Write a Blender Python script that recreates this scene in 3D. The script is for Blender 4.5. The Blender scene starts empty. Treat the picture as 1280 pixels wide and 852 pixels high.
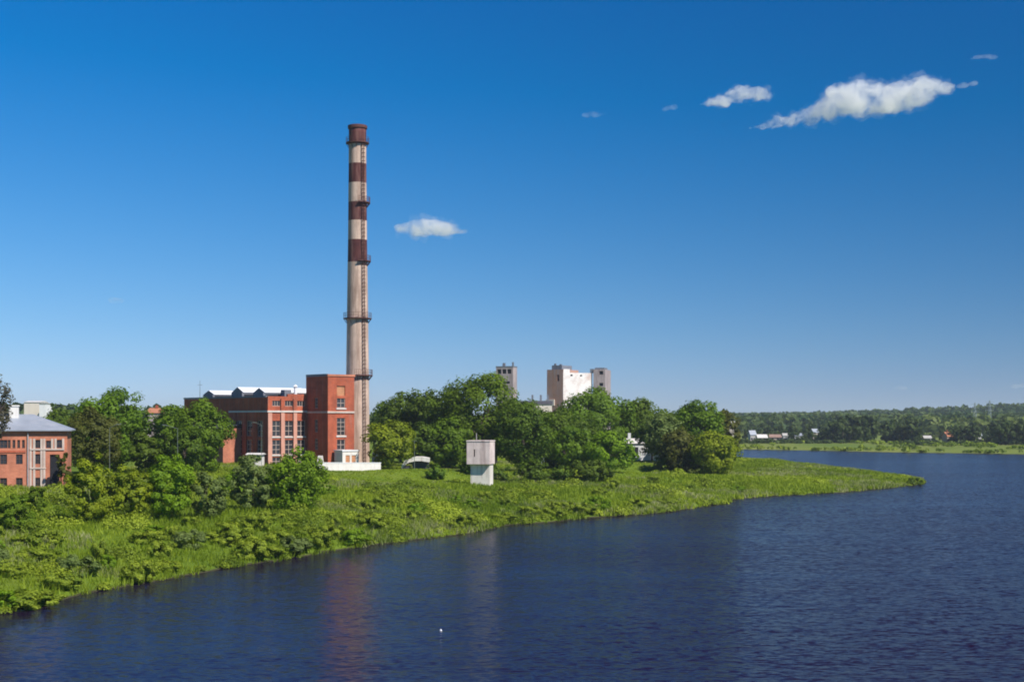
import bpy, bmesh, math, random
import numpy as np
from mathutils import Vector, Matrix

R = math.radians
S = bpy.context.scene
COL = S.collection
F = 1758.0            # focal length in photo pixels (1280 wide)
CAMZ = 15.0           # camera stands on a bridge above the river
HOR = 524.0           # row of the horizon
rng = np.random.default_rng(7)
random.seed(7)

# ------------------------------------------------------------------ helpers
def link(o):
    COL.objects.link(o); return o

def tag(o, label=None, cat=None, group=None, kind=None):
    if label: o['label'] = label
    if cat: o['category'] = cat
    if group: o['group'] = group
    if kind: o['kind'] = kind
    return o

def empty(name, loc, rz=0.0):
    o = bpy.data.objects.new(name, None)
    o.empty_display_size = 1.0
    o.location = loc; o.rotation_euler = (0, 0, rz)
    return link(o)

class MB:
    """collects boxes, quads, tubes; build() links them as one mesh"""
    def __init__(s):
        s.v = []; s.f = []; s.mi = []
    def quad(s, a, b, c, d, m=0):
        n = len(s.v); s.v += [tuple(a), tuple(b), tuple(c), tuple(d)]
        s.f.append((n, n+1, n+2, n+3)); s.mi.append(m)
    def poly(s, pts, m=0):
        n = len(s.v); s.v += [tuple(p) for p in pts]
        s.f.append(tuple(range(n, n+len(pts)))); s.mi.append(m)
    def obox(s, o, u, v, w, m=0):
        o, u, v, w = map(Vector, (o, u, v, w))
        P = [o, o+u, o+u+v, o+v, o+w, o+u+w, o+u+v+w, o+v+w]
        n = len(s.v); s.v += [tuple(p) for p in P]
        for f in ((0,3,2,1),(4,5,6,7),(0,1,5,4),(1,2,6,5),(2,3,7,6),(3,0,4,7)):
            s.f.append(tuple(n+i for i in f)); s.mi.append(m)
    def box(s, x0, x1, y0, y1, z0, z1, m=0):
        s.obox((x0,y0,z0), (x1-x0,0,0), (0,y1-y0,0), (0,0,z1-z0), m)
    def tube(s, p0, p1, r0, r1=None, n=8, m=0, cap=True):
        r1 = r0 if r1 is None else r1
        p0 = Vector(p0); p1 = Vector(p1); d = (p1-p0).normalized()
        a = d.orthogonal().normalized(); b = d.cross(a)
        k = len(s.v)
        for p, r in ((p0, r0), (p1, r1)):
            for i in range(n):
                t = 2*math.pi*i/n
                s.v.append(tuple(p + a*(r*math.cos(t)) + b*(r*math.sin(t))))
        for i in range(n):
            j = (i+1) % n
            s.f.append((k+i, k+j, k+n+j, k+n+i)); s.mi.append(m)
        if cap:
            s.f.append(tuple(k+n+i for i in range(n))); s.mi.append(m)
            s.f.append(tuple(k+n-1-i for i in range(n))); s.mi.append(m)
    def lathe(s, prof, n=32, mats=None, close=True):
        k = len(s.v)
        for r, z in prof:
            for i in range(n):
                t = 2*math.pi*i/n
                s.v.append((r*math.cos(t), r*math.sin(t), z))
        for a in range(len(prof)-1):
            for i in range(n):
                j = (i+1) % n
                s.f.append((k+a*n+i, k+a*n+j, k+(a+1)*n+j, k+(a+1)*n+i))
                s.mi.append(mats[a] if mats else 0)
    def wall(s, o, u, n, W, H, holes, rec=0.25, m=0, mrev=0):
        """rectangle at o along unit u, up z, outward normal n, with recessed openings (x0,x1,z0,z1)"""
        o = Vector(o); u = Vector(u); n = Vector(n); z = Vector((0,0,1))
        xs = sorted({0.0, W, *[h[0] for h in holes], *[h[1] for h in holes]})
        zs = sorted({0.0, H, *[h[2] for h in holes], *[h[3] for h in holes]})
        for i in range(len(xs)-1):
            for j in range(len(zs)-1):
                cx = (xs[i]+xs[i+1])/2; cz = (zs[j]+zs[j+1])/2
                if any(h[0] < cx < h[1] and h[2] < cz < h[3] for h in holes): continue
                s.quad(o+u*xs[i]+z*zs[j], o+u*xs[i+1]+z*zs[j], o+u*xs[i+1]+z*zs[j+1], o+u*xs[i]+z*zs[j+1], m)
        for h in holes:
            a = o+u*h[0]+z*h[2]; b = o+u*h[1]+z*h[2]; c = o+u*h[1]+z*h[3]; d = o+u*h[0]+z*h[3]
            i = -n*rec
            for p, q in ((a,b),(b,c),(c,d),(d,a)):
                s.quad(p, q, q+i, p+i, mrev)
    def build(s, name, mats, parent=None, smooth=False):
        me = bpy.data.meshes.new(name)
        me.from_pydata(s.v, [], s.f)
        mats = mats if isinstance(mats, (list, tuple)) else [mats]
        for m in mats: me.materials.append(m)
        if len(mats) > 1: me.polygons.foreach_set('material_index', s.mi)
        if smooth: me.polygons.foreach_set('use_smooth', [True]*len(me.polygons))
        me.update()
        o = link(bpy.data.objects.new(name, me))
        if parent is not None: o.parent = parent
        return o

def np_mesh(name, V, Fq, mats, tone=None, parent=None, smooth=False, normals=None):
    """fast mesh from numpy arrays (all faces the same size)"""
    me = bpy.data.meshes.new(name)
    nv, nf, k = len(V), len(Fq), Fq.shape[1]
    me.vertices.add(nv); me.vertices.foreach_set('co', V.astype(np.float32).ravel())
    me.loops.add(nf*k); me.loops.foreach_set('vertex_index', Fq.astype(np.int32).ravel())
    me.polygons.add(nf)
    me.polygons.foreach_set('loop_start', np.arange(0, nf*k, k, dtype=np.int32))
    me.polygons.foreach_set('loop_total', np.full(nf, k, dtype=np.int32))
    if smooth: me.polygons.foreach_set('use_smooth', np.ones(nf, dtype=bool))
    me.update(calc_edges=True)
    if tone is not None:
        a = me.attributes.new('tone', 'FLOAT', 'POINT')
        a.data.foreach_set('value', tone.astype(np.float32))
    for m in (mats if isinstance(mats, (list, tuple)) else [mats]): me.materials.append(m)
    o = link(bpy.data.objects.new(name, me))
    if parent is not None: o.parent = parent
    return o

# ------------------------------------------------------------------ materials
class NT:
    def __init__(s, nt): s.nt = nt; s.N = nt.nodes; s.L = nt.links
    def n(s, t, **kw):
        x = s.N.new(t)
        for k, v in kw.items():
            if k == 'inp':
                for kk, vv in v.items():
                    if hasattr(vv, 'is_output'): s.L.new(vv, x.inputs[kk])
                    else: x.inputs[kk].default_value = vv
            else: setattr(x, k, v)
        return x
    def noise(s, scale, detail=4, vec=None, rough=0.55, dist=0.0):
        x = s.n('ShaderNodeTexNoise', inp={'Scale': scale, 'Detail': detail, 'Roughness': rough, 'Distortion': dist})
        if vec is not None: s.L.new(vec, x.inputs['Vector'])
        return x
    def ramp(s, fac, stops, interp='LINEAR'):
        x = s.n('ShaderNodeValToRGB'); s.L.new(fac, x.inputs['Fac'])
        e = x.color_ramp.elements; x.color_ramp.interpolation = interp
        while len(e) < len(stops): e.new(0.5)
        for el, (p, c) in zip(e, stops):
            el.position = p; el.color = (*c, 1) if len(c) == 3 else c
        return x.outputs['Color']
    def mix(s, fac, a, b, mode='MIX'):
        x = s.n('ShaderNodeMix', data_type='RGBA', blend_type=mode)
        for i, v in ((0, fac), (6, a), (7, b)):
            if hasattr(v, 'is_output'): s.L.new(v, x.inputs[i])
            else: x.inputs[i].default_value = v if i == 0 else ((*v, 1) if len(v) == 3 else v)
        return x.outputs[2]
    def vscale(s, vec, sc):
        x = s.n('ShaderNodeMapping'); s.L.new(vec, x.inputs['Vector']); x.inputs['Scale'].default_value = sc
        return x.outputs[0]

def new_mat(name):
    m = bpy.data.materials.new(name); m.use_nodes = True
    m.node_tree.nodes.clear()
    t = NT(m.node_tree)
    out = t.n('ShaderNodeOutputMaterial')
    return m, t, out

def surf(name, col, rough=0.8, var=0.25, scale=0.6, dirt=None, dirt_amt=0.0, spec=0.3, metallic=0.0, streak=False, obj=True, col2=None, lo=0.48):
    """painted / masonry surface: base colour with uneven tone, optional dirt patches or vertical streaks"""
    m, t, out = new_mat(name)
    tc = t.n('ShaderNodeTexCoord').outputs['Object']
    n1 = t.noise(scale, 6, tc, 0.62)
    c2 = col2 if col2 else tuple(c*(1-var) for c in col)
    c = t.ramp(n1.outputs['Fac'], [(0.32, c2), (0.68, col)])
    if dirt:
        v = t.vscale(tc, (1.4, 1.4, 0.12)) if streak else tc
        n2 = t.noise(scale*1.7 if not streak else 0.9, 8, v, 0.7, 0.3)
        f = t.ramp(n2.outputs['Fac'], [(lo, (0,0,0)), (lo+0.18, (dirt_amt,)*3)])
        c = t.mix(f, c, dirt)
    b = t.n('ShaderNodeBsdfPrincipled', inp={'Roughness': rough, 'Metallic': metallic, 'Specular IOR Level': spec})
    t.L.new(c, b.inputs['Base Color'])
    t.L.new(b.outputs[0], out.inputs['Surface'])
    return m

def brick(name, c1, c2, mortar, sx=1.0):
    m, t, out = new_mat(name)
    tc = t.n('ShaderNodeTexCoord').outputs['Object']
    g = t.n('ShaderNodeNewGeometry').outputs['Normal']
    # brick courses follow height; along-wall coordinate = x+y mixed
    sep = t.n('ShaderNodeSeparateXYZ'); t.L.new(tc, sep.inputs[0])
    ad = t.n('ShaderNodeMath', operation='ADD'); t.L.new(sep.outputs[0], ad.inputs[0]); t.L.new(sep.outputs[1], ad.inputs[1])
    cb = t.n('ShaderNodeCombineXYZ'); t.L.new(ad.outputs[0], cb.inputs[0]); t.L.new(sep.outputs[2], cb.inputs[1])
    bt = t.n('ShaderNodeTexBrick', inp={'Scale': 1.0, 'Brick Width': 0.5, 'Row Height': 0.16, 'Mortar Size': 0.012, 'Mortar': (*mortar, 1), 'Color1': (*c1, 1), 'Color2': (*c2, 1)})
    t.L.new(cb.outputs[0], bt.inputs['Vector'])
    n1 = t.noise(0.35, 7, tc, 0.65)
    f = t.ramp(n1.outputs['Fac'], [(0.35, (0.72, 0.70, 0.70)), (0.66, (1.12, 1.08, 1.05))])
    c = t.mix(1.0, bt.outputs['Color'], f, 'MULTIPLY')
    n2 = t.noise(0.8, 8, t.vscale(tc, (1.3, 1.3, 0.18)), 0.7)
    f2 = t.ramp(n2.outputs['Fac'], [(0.55, (0,0,0)), (0.75, (0.45,)*3)])
    c = t.mix(f2, c, (0.36, 0.24, 0.19))
    n3 = t.noise(0.22, 6, t.vscale(tc, (1.0, 1.0, 0.45)), 0.68, 0.4)
    f3 = t.ramp(n3.outputs['Fac'], [(0.44, (0,0,0)), (0.70, (0.55,)*3)])
    c = t.mix(f3, c, (0.13, 0.045, 0.032))
    b = t.n('ShaderNodeBsdfPrincipled', inp={'Roughness': 0.9, 'Specular IOR Level': 0.2})
    t.L.new(c, b.inputs['Base Color']); t.L.new(b.outputs[0], out.inputs['Surface'])
    return m

def leaf(name, dark, light, hue=(0.12, 0.13, 0.03), hamt=0.3, trans=0.30):
    """foliage: leaves differ in colour from spray to spray (attribute tone)"""
    m, t, out = new_mat(name)
    at = t.n('ShaderNodeAttribute', attribute_name='tone').outputs['Fac']
    c = t.ramp(at, [(0.0, dark), (1.0, light)])
    oi = t.n('ShaderNodeObjectInfo').outputs['Random']
    c = t.mix(t.ramp(oi, [(0, (0,0,0)), (1, (hamt,)*3)]), c, hue)
    d = t.n('ShaderNodeBsdfDiffuse'); t.L.new(c, d.inputs[0])
    tr = t.n('ShaderNodeBsdfTranslucent')
    tcol = t.mix(1.0, c, (1.25, 1.35, 0.55), 'MULTIPLY'); t.L.new(tcol, tr.inputs[0])
    mx = t.n('ShaderNodeMixShader', inp={0: trans}); t.L.new(d.outputs[0], mx.inputs[1]); t.L.new(tr.outputs[0], mx.inputs[2])
    gl = t.n('ShaderNodeBsdfGlossy', inp={'Roughness': 0.55, 'Color': (0.9, 0.95, 0.9, 1)})
    m2 = t.n('ShaderNodeMixShader', inp={0: 0.008}); t.L.new(mx.outputs[0], m2.inputs[1]); t.L.new(gl.outputs[0], m2.inputs[2])
    t.L.new(m2.outputs[0], out.inputs['Surface'])
    return m

M = {}
M['brick'] = brick('red_brick', (0.52, 0.112, 0.046), (0.42, 0.088, 0.038), (0.42, 0.22, 0.16))
M['brick_orange'] = brick('orange_brick', (0.62, 0.215, 0.115), (0.54, 0.175, 0.09), (0.42, 0.30, 0.24))
M['brick_pale'] = brick('pale_orange_brick', (0.62, 0.28, 0.13), (0.55, 0.24, 0.11), (0.5, 0.35, 0.25))
M['frame_brown'] = surf('faded_window_paint', (0.46, 0.36, 0.30), 0.6, 0.2, 1.5)
M['pink_facing'] = surf('pale_pink_facing', (0.66, 0.33, 0.24), 0.85, 0.25, 0.7)
M['bright_white'] = surf('whitewash', (0.80, 0.75, 0.69), 0.85, 0.15, 0.5, (0.46, 0.38, 0.32), 0.6, streak=True)
M['trim'] = surf('pale_trim', (0.62, 0.5, 0.42), 0.8, 0.25, 0.8)
M['white_trim'] = surf('white_window_paint', (0.68, 0.62, 0.56), 0.6, 0.2, 1.5)
M['plaster'] = surf('weathered_white_plaster', (0.78, 0.74, 0.68), 0.85, 0.12, 0.4, (0.42, 0.30, 0.26), 0.55, streak=True)
M['silo_white'] = surf('silo_white', (0.84, 0.79, 0.74), 0.9, 0.12, 0.12, (0.52, 0.36, 0.30), 0.75, lo=0.46)
M['silo_brown'] = surf('silo_brown', (0.50, 0.27, 0.18), 0.9, 0.35, 0.10, (0.36, 0.29, 0.28), 0.75, streak=True, lo=0.44)
M['silo_pink'] = surf('silo_pink', (0.46, 0.385, 0.37), 0.9, 0.3, 0.2, (0.24, 0.18, 0.17), 0.75, streak=True, lo=0.44)
M['tower_pink'] = surf('tower_concrete', (0.80, 0.66, 0.60), 0.9, 0.24, 0.8, (0.32, 0.22, 0.20), 0.7, streak=True)
M['tower_cream'] = surf('tower_cream_plaster', (0.82, 0.76, 0.66), 0.9, 0.16, 0.7, (0.40, 0.31, 0.26), 0.7, streak=True)
M['concrete'] = surf('white_concrete', (0.72, 0.68, 0.63), 0.85, 0.18, 0.5, (0.4, 0.36, 0.33), 0.5, streak=True)
M['chimney'] = surf('chimney_concrete', (0.68, 0.50, 0.385), 0.9, 0.30, 0.35, (0.27, 0.17, 0.125), 0.72, streak=True, lo=0.44)
M['chimney_red'] = surf('chimney_red_paint', (0.105, 0.028, 0.026), 0.8, 0.4, 0.5, (0.26, 0.13, 0.10), 0.8, streak=True, lo=0.45)
M['rust'] = surf('rusty_steel', (0.13, 0.05, 0.04), 0.75, 0.35, 2.0)
M['dark_metal'] = surf('dark_metal', (0.05, 0.05, 0.055), 0.6, 0.3, 2.0)
M['roof_grey'] = surf('grey_sheet_roof', (0.30, 0.33, 0.38), 0.55, 0.18, 0.5, (0.4, 0.4, 0.42), 0.4, spec=0.5)
M['roof_dark'] = surf('dark_felt_roof', (0.07, 0.07, 0.08), 0.85, 0.3, 0.5)
M['roof_white'] = surf('white_sheet_roof', (0.82, 0.82, 0.82), 0.5, 0.08, 0.3)
M['slate_cap'] = surf('grey_coping', (0.20, 0.21, 0.24), 0.7, 0.3, 1.0)
M['window_dark_and_shade'] = surf('dark_opening_and_shade', (0.02, 0.02, 0.025), 0.6, 0.3, 1.0)  # real openings, and the painted shadow on the brick house
M['roof_orange'] = surf('orange_tile_roof', (0.48, 0.2, 0.11), 0.8, 0.25, 0.4)
M['roof_brown'] = surf('brown_roof', (0.34, 0.22, 0.17), 0.8, 0.25, 0.4)
M['far_cream'] = surf('dull_cream_wall', (0.42, 0.36, 0.29), 0.85, 0.15, 0.3)
M['far_white'] = surf('dull_white_wall', (0.45, 0.43, 0.40), 0.85, 0.15, 0.3)
M['house_cream'] = surf('cream_wall', (0.75, 0.66, 0.55), 0.85, 0.12, 0.3)
M['house_white'] = surf('white_wall', (0.78, 0.77, 0.75), 0.85, 0.12, 0.3)
M['brown_paint'] = surf('dark_brown_window_paint', (0.10, 0.065, 0.05), 0.6, 0.2, 1.5)
M['pipe'] = surf('grey_pipe', (0.45, 0.42, 0.42), 0.5, 0.2, 2)
M['bark'] = surf('bark', (0.11, 0.085, 0.065), 0.95, 0.45, 3.0)
M['mast_grey'] = surf('mast_steel', (0.30, 0.36, 0.34), 0.6, 0.15, 3.0)
M['lamp_grey'] = surf('galvanised_steel', (0.15, 0.175, 0.14), 0.5, 0.15, 3.0, spec=0.5)
M['asphalt'] = surf('asphalt', (0.16, 0.155, 0.15), 0.95, 0.25, 0.6)
M['gull'] = surf('white_plastic', (0.8, 0.8, 0.8), 0.5, 0.05, 2.0)
mg, t, out = new_mat('window_glass')
b = t.n('ShaderNodeBsdfPrincipled', inp={'Base Color': (0.035, 0.035, 0.04, 1), 'Roughness': 0.12, 'Specular IOR Level': 0.7})
t.L.new(b.outputs[0], out.inputs['Surface']); M['glass'] = mg

L = {}
L['dark'] = leaf('leaf_dark', (0.046, 0.090, 0.007), (0.132, 0.205, 0.016), (0.105, 0.13, 0.012), 0.35, 0.36)
L['mid'] = leaf('leaf_mid', (0.060, 0.120, 0.006), (0.150, 0.250, 0.014), (0.135, 0.16, 0.010), 0.35, 0.36)
L['yellow'] = leaf('leaf_yellow', (0.125, 0.172, 0.008), (0.290, 0.340, 0.016), (0.18, 0.21, 0.01), 0.3, 0.36)
L['grey'] = leaf('leaf_grey', (0.092, 0.135, 0.028), (0.200, 0.262, 0.066), (0.14, 0.17, 0.05), 0.3, 0.36)
L['brown'] = leaf('leaf_brownish', (0.058, 0.072, 0.012), (0.130, 0.145, 0.026), (0.14, 0.125, 0.02), 0.3, 0.36)
L['bright'] = leaf('leaf_bright', (0.100, 0.182, 0.007), (0.210, 0.335, 0.015), (0.165, 0.23, 0.01), 0.3, 0.36)
L['row'] = leaf('leaf_row', (0.028, 0.056, 0.012), (0.080, 0.120, 0.024), (0.06, 0.065, 0.02), 0.4)
L['far'] = leaf('leaf_far', (0.036, 0.074, 0.018), (0.150, 0.190, 0.042), (0.06, 0.07, 0.02), 0.3)
L['twig'] = leaf('leaf_sparse', (0.06, 0.055, 0.035), (0.13, 0.12, 0.07), (0.1, 0.09, 0.06), 0.3)
L['grass'] = leaf('grass_blades', (0.125, 0.190, 0.009), (0.285, 0.355, 0.024), (0.2, 0.22, 0.05), 0.0, 0.35)
L['under'] = leaf('undergrowth_leaves', (0.105, 0.158, 0.013), (0.300, 0.365, 0.030), (0.2, 0.22, 0.05), 0.0, 0.3)

# ------------------------------------------------------------------ terrain
def G(px, py, z=0.0):
    d = (CAMZ-z)*F/(py-HOR)
    return ((px-640)/F*d, d)

shore_px = [(0,772),(60,757),(105,745),(150,737),(185,729),(220,722),(300,707),(350,700),(400,692),(450,684.5),(505,676),(560,669),(600,663),(640,657),
            (700,651),(760,645.5),(800,643),(830,640),(870,635),(900,630),(915,625),(930,622),(1000,618),(1050,615),(1080,612),(1120,609),(1158,604)]
front = [G(*p) for p in shore_px]
LAND = [(-95,-300),(-85,-60),(-66,30),(-50,80)] + front + [(101,345),(97,370),(88,410),(82,450),(82,517),(80,640),(40,760),(-40,900),(-200,1200),(-700,1900),(-2500,2600),(-9000,3000),(-9000,-300)]
FAR = [(9000,-1500),(640,-1500),(560,-200),(520,200),(400,450),(285,560),(240,585),G(1280,568),G(1200,566.5),G(1120,565.5),G(1040,563.5),G(940,562),
       (95,740),(60,860),(-40,1020),(-200,1300),(-700,2030),(-2500,2800),(-9000,3300),(-9000,9000),(9000,9000)]

def sdist(P, poly):
    """signed distance, >0 inside"""
    P = np.asarray(P, float); A = np.asarray(poly, float); B = np.roll(A, -1, 0)
    dmin = np.full(len(P), 1e18); ins = np.zeros(len(P), bool)
    for a, b in zip(A, B):
        ab = b-a; L2 = max((ab**2).sum(), 1e-9)
        t = np.clip(((P-a)@ab)/L2, 0, 1)
        q = a + t[:, None]*ab
        dmin = np.minimum(dmin, ((P-q)**2).sum(1))
        if a[1] != b[1]:
            c = (a[1] > P[:,1]) != (b[1] > P[:,1])
            xi = (b[0]-a[0])*(P[:,1]-a[1])/(b[1]-a[1]) + a[0]
            ins ^= c & (P[:,0] < xi)
    return np.where(ins, 1, -1)*np.sqrt(dmin)

def vnoise(P, scale, seed=0, octv=4):
    """cheap value noise in [0,1] for numpy arrays"""
    P = np.asarray(P, float)/scale; out_ = 0; amp = 1; tot = 0
    for o in range(octv):
        i = np.floor(P).astype(np.int64); f = P-i; f = f*f*(3-2*f)
        def h(ix, iy):
            n = (ix*374761393 + iy*668265263 + (seed+o)*974634777) & 0x7fffffff
            n = ((n ^ (n >> 13))*1274126177) & 0x7fffffff
            return ((n ^ (n >> 16)) & 0xffff)/65535.0
        a = h(i[:,0], i[:,1]); b_ = h(i[:,0]+1, i[:,1]); c = h(i[:,0], i[:,1]+1); d = h(i[:,0]+1, i[:,1]+1)
        v = (a*(1-f[:,0])+b_*f[:,0])*(1-f[:,1]) + (c*(1-f[:,0])+d*f[:,0])*f[:,1]
        out_ = out_ + v*amp; tot += amp; amp *= 0.5; P = P*2+17.3
    return out_/tot

ctrl = []
for px, py, z in [(40,612,5),(-60,614,5),(130,612,5.2),(130,655,2.9),(30,665,2.9),(250,648,3.0),(370,640,3.0),(340,596,5.0),(450,588,5.0),(520,586,4.9),
                  (480,610,3.8),(600,607,2.5),(560,602,3.3),(665,606,2.4),(692,590,4.1),(735,604,2.4),(810,576,4.9),(770,590,3.6),(820,594,2.3),(870,592,2.2),(900,590,2.0),(1000,598,1.5),
                  (1100,602,1.0),(900,612,1.3),(700,630,1.6),(560,650,1.6),(400,665,1.9),(200,700,1.7),(50,730,1.7)]:
    x, y = G(px, py, z); ctrl.append((x, y, z))
ctrl += [(-150,350,6),(-45,310,5.5),(-60,285,5.4),(-37,283,5.4),(30,420,4),(-50,600,7),(30,600,6),(-300,800,8),(-200,200,6),(-75,250,5.3),(60,520,2.5),(-110,120,5)]
ctrl = np.array(ctrl)

def shore(P):
    """distance inland from the ragged water's edge"""
    P = np.asarray(P, float)
    return sdist(P, LAND) + (vnoise(P, 9, 91, 3)-0.5)*3.6 - 0.2

def terrain(P):
    P = np.asarray(P, float)
    dl = shore(P)
    d2 = ((P[:,None,:]-ctrl[None,:,:2])**2).sum(2)
    w = 1/(d2+15)**1.9
    H = (w*ctrl[:,2]).sum(1)/w.sum(1)
    s = 1-np.exp(-np.maximum(dl,0)/7.0)
    z1 = 0.10 + (H-0.10)*s + (vnoise(P, 14, 3)-0.5)*0.7*np.clip(dl/12,0,1)
    z_land = np.where(dl > 0, z1, np.maximum(-2.2, 0.10+dl*0.8))
    df = sdist(P, FAR)
    y = P[:,1]; x = P[:,0]
    s2 = np.clip(df/60, 0, 1); s2 = s2*s2*(3-2*s2)
    rise = np.clip((y-1050)/1500, 0, 1.3)
    hill = rise*(6 + 20*(vnoise(P, 900, 11, 3)-0.35)) + np.exp(-((x-760)/260)**2 - ((y-1900)/450)**2)*16
    z2 = 0.15 + 1.6*s2 + np.maximum(hill, 0)
    z_far = np.where(df > 0, z2, np.maximum(-2.2, 0.15+df*0.35))
    return np.maximum(z_land, z_far)

def tz(x, y): return float(terrain([(x, y)])[0])

_ds = np.arange(70, 900, 0.5)
def at(px, py):
    """where the sight line meets the ground"""
    k = (px-640)/F
    P = np.stack([k*_ds, _ds], 1)
    zr = CAMZ-(py-HOR)/F*_ds
    i = int(np.argmax(zr <= np.maximum(terrain(P), 0)))
    d = float(_ds[i]); return Vector((k*d, d, tz(k*d, d)))
def on(px, d):
    x = (px-640)/F*d
    return Vector((x, d, tz(x, d)))
def zof(py, d): return CAMZ-(py-HOR)/F*d

gx = np.concatenate([np.linspace(-9000,-700,14)[:-1], np.linspace(-700,-150,23)[:-1], np.linspace(-150,260,165)[:-1], np.linspace(260,1800,60)[:-1], np.linspace(1800,9000,14)])
gy = np.concatenate([np.linspace(-1500,60,18)[:-1], np.linspace(60,420,160)[:-1], np.linspace(420,1000,110)[:-1], np.linspace(1000,3200,56)[:-1], np.linspace(3200,9000,14)])
X, Y = np.meshgrid(gx, gy)
PP = np.stack([X.ravel(), Y.ravel()], 1)
ZZ = np.concatenate([terrain(c) for c in np.array_split(PP, 12)])
nx_, ny_ = len(gx), len(gy)
idx = np.arange(nx_*ny_).reshape(ny_, nx_)
FQ = np.stack([idx[:-1,:-1].ravel(), idx[:-1,1:].ravel(), idx[1:,1:].ravel(), idx[1:,:-1].ravel()], 1)
mgd, t, out = new_mat('ground_cover')
geo = t.n('ShaderNodeNewGeometry').outputs['Position']
n1 = t.noise(0.05, 6, geo, 0.65); n2 = t.noise(0.7, 5, geo, 0.7)
c = t.ramp(n1.outputs['Fac'], [(0.34, (0.085, 0.135, 0.014)), (0.52, (0.125, 0.185, 0.016)), (0.68, (0.165, 0.20, 0.035))])
c = t.mix(t.ramp(n2.outputs['Fac'], [(0.4, (0,0,0)), (0.75, (0.5,)*3)]), c, (0.075, 0.115, 0.02))
sep = t.n('ShaderNodeSeparateXYZ'); t.L.new(geo, sep.inputs[0])
fy = t.n('ShaderNodeMapRange', inp={'From Min': 480, 'From Max': 640}); t.L.new(sep.outputs[1], fy.inputs['Value'])
n3 = t.noise(0.02, 5, geo, 0.6)
c = t.mix(fy.outputs[0], c, t.ramp(n3.outputs['Fac'], [(0.36, (0.105, 0.155, 0.026)), (0.64, (0.19, 0.215, 0.050))]))
mud = t.ramp(sep.outputs[2], [(0.05, (1,1,1)), (0.20, (0,0,0))])
c = t.mix(mud, c, (0.05, 0.046, 0.026))
b = t.n('ShaderNodeBsdfPrincipled', inp={'Roughness': 1.0, 'Specular IOR Level': 0.05})
t.L.new(c, b.inputs['Base Color']); t.L.new(b.outputs[0], out.inputs['Surface'])
ground = np_mesh('ground', np.column_stack([PP, ZZ]), FQ, mgd, smooth=True)
tag(ground, kind='structure')

# ------------------------------------------------------------------ water
mw, t, out = new_mat('river_water')
geo = t.n('ShaderNodeNewGeometry').outputs['Position']
def slope(scale, vec_scale, amp, detail=3):
    n = t.noise(scale, detail, t.vscale(geo, vec_scale), 0.6)
    s_ = t.n('ShaderNodeVectorMath', operation='SUBTRACT', inp={1: (0.5, 0.5, 0.5)}); t.L.new(n.outputs['Color'], s_.inputs[0])
    m_ = t.n('ShaderNodeVectorMath', operation='MULTIPLY', inp={1: (amp*1.25, amp*2.0, 0)}); t.L.new(s_.outputs[0], m_.inputs[0])
    return m_.outputs[0]
a1 = slope(3.6, (0.42, 1.2, 1), 0.40, 3)
a2 = slope(0.8, (0.40, 1.6, 1), 0.12, 3)
# sheltered under the bank, rougher out in the open, with wind lanes
wl = t.noise(1.0, 5, t.vscale(geo, (0.010, 0.030, 1)), 0.6, 0.6)
lane = t.ramp(wl.outputs['Fac'], [(0.33, (0.45,)*3), (0.66, (1.45,)*3)])
sx_ = t.n('ShaderNodeSeparateXYZ'); t.L.new(geo, sx_.inputs[0])
op_ = t.n('ShaderNodeMapRange', interpolation_type='SMOOTHSTEP', inp={'From Min': -14, 'From Max': 45, 'To Min': 0.75, 'To Max': 2.8}); t.L.new(sx_.outputs[0], op_.inputs['Value'])
lane = t.mix(1.0, lane, op_.outputs[0], 'MULTIPLY')
ad = t.n('ShaderNodeVectorMath', operation='ADD'); t.L.new(a1, ad.inputs[0]); t.L.new(a2, ad.inputs[1])
ml = t.n('ShaderNodeVectorMath', operation='MULTIPLY'); t.L.new(ad.outputs[0], ml.inputs[0]); t.L.new(lane, ml.inputs[1])
up = t.n('ShaderNodeVectorMath', operation='ADD', inp={1: (0, 0, 1)}); t.L.new(ml.outputs[0], up.inputs[0])
nm = t.n('ShaderNodeVectorMath', operation='NORMALIZE'); t.L.new(up.outputs[0], nm.inputs[0])
b = t.n('ShaderNodeBsdfPrincipled', inp={'Base Color': (0.012, 0.006, 0.022, 1), 'Roughness': 0.18, 'IOR': 1.33, 'Specular IOR Level': 0.12})
t.L.new(nm.outputs[0], b.inputs['Normal']); t.L.new(b.outputs[0], out.inputs['Surface'])
mb = MB(); mb.quad((-9000,-1500,0),(9000,-1500,0),(9000,9000,0),(-9000,9000,0))
tag(mb.build('river', mw), kind='structure')

# ------------------------------------------------------------------ foliage generators
def leaf_quads(C, Nn, size, rg, aspect=1.0):
    """C centres, Nn facing directions, size per leaf -> V, F"""
    n = len(C)
    r = rg.normal(size=(n,3)); a = np.cross(Nn, r); a /= np.linalg.norm(a, axis=1, keepdims=True)+1e-9
    b_ = np.cross(Nn, a)
    s_ = size[:,None]*0.5
    k = aspect
    V = np.stack([C-a*s_*k-b_*s_*0.55, C+a*s_*k*0.9-b_*s_, C+a*s_*k+b_*s_*0.6, C-a*s_*k*0.8+b_*s_], 1).reshape(-1,3)
    Fq = np.arange(4*n).reshape(n,4)
    return V, Fq

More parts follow.
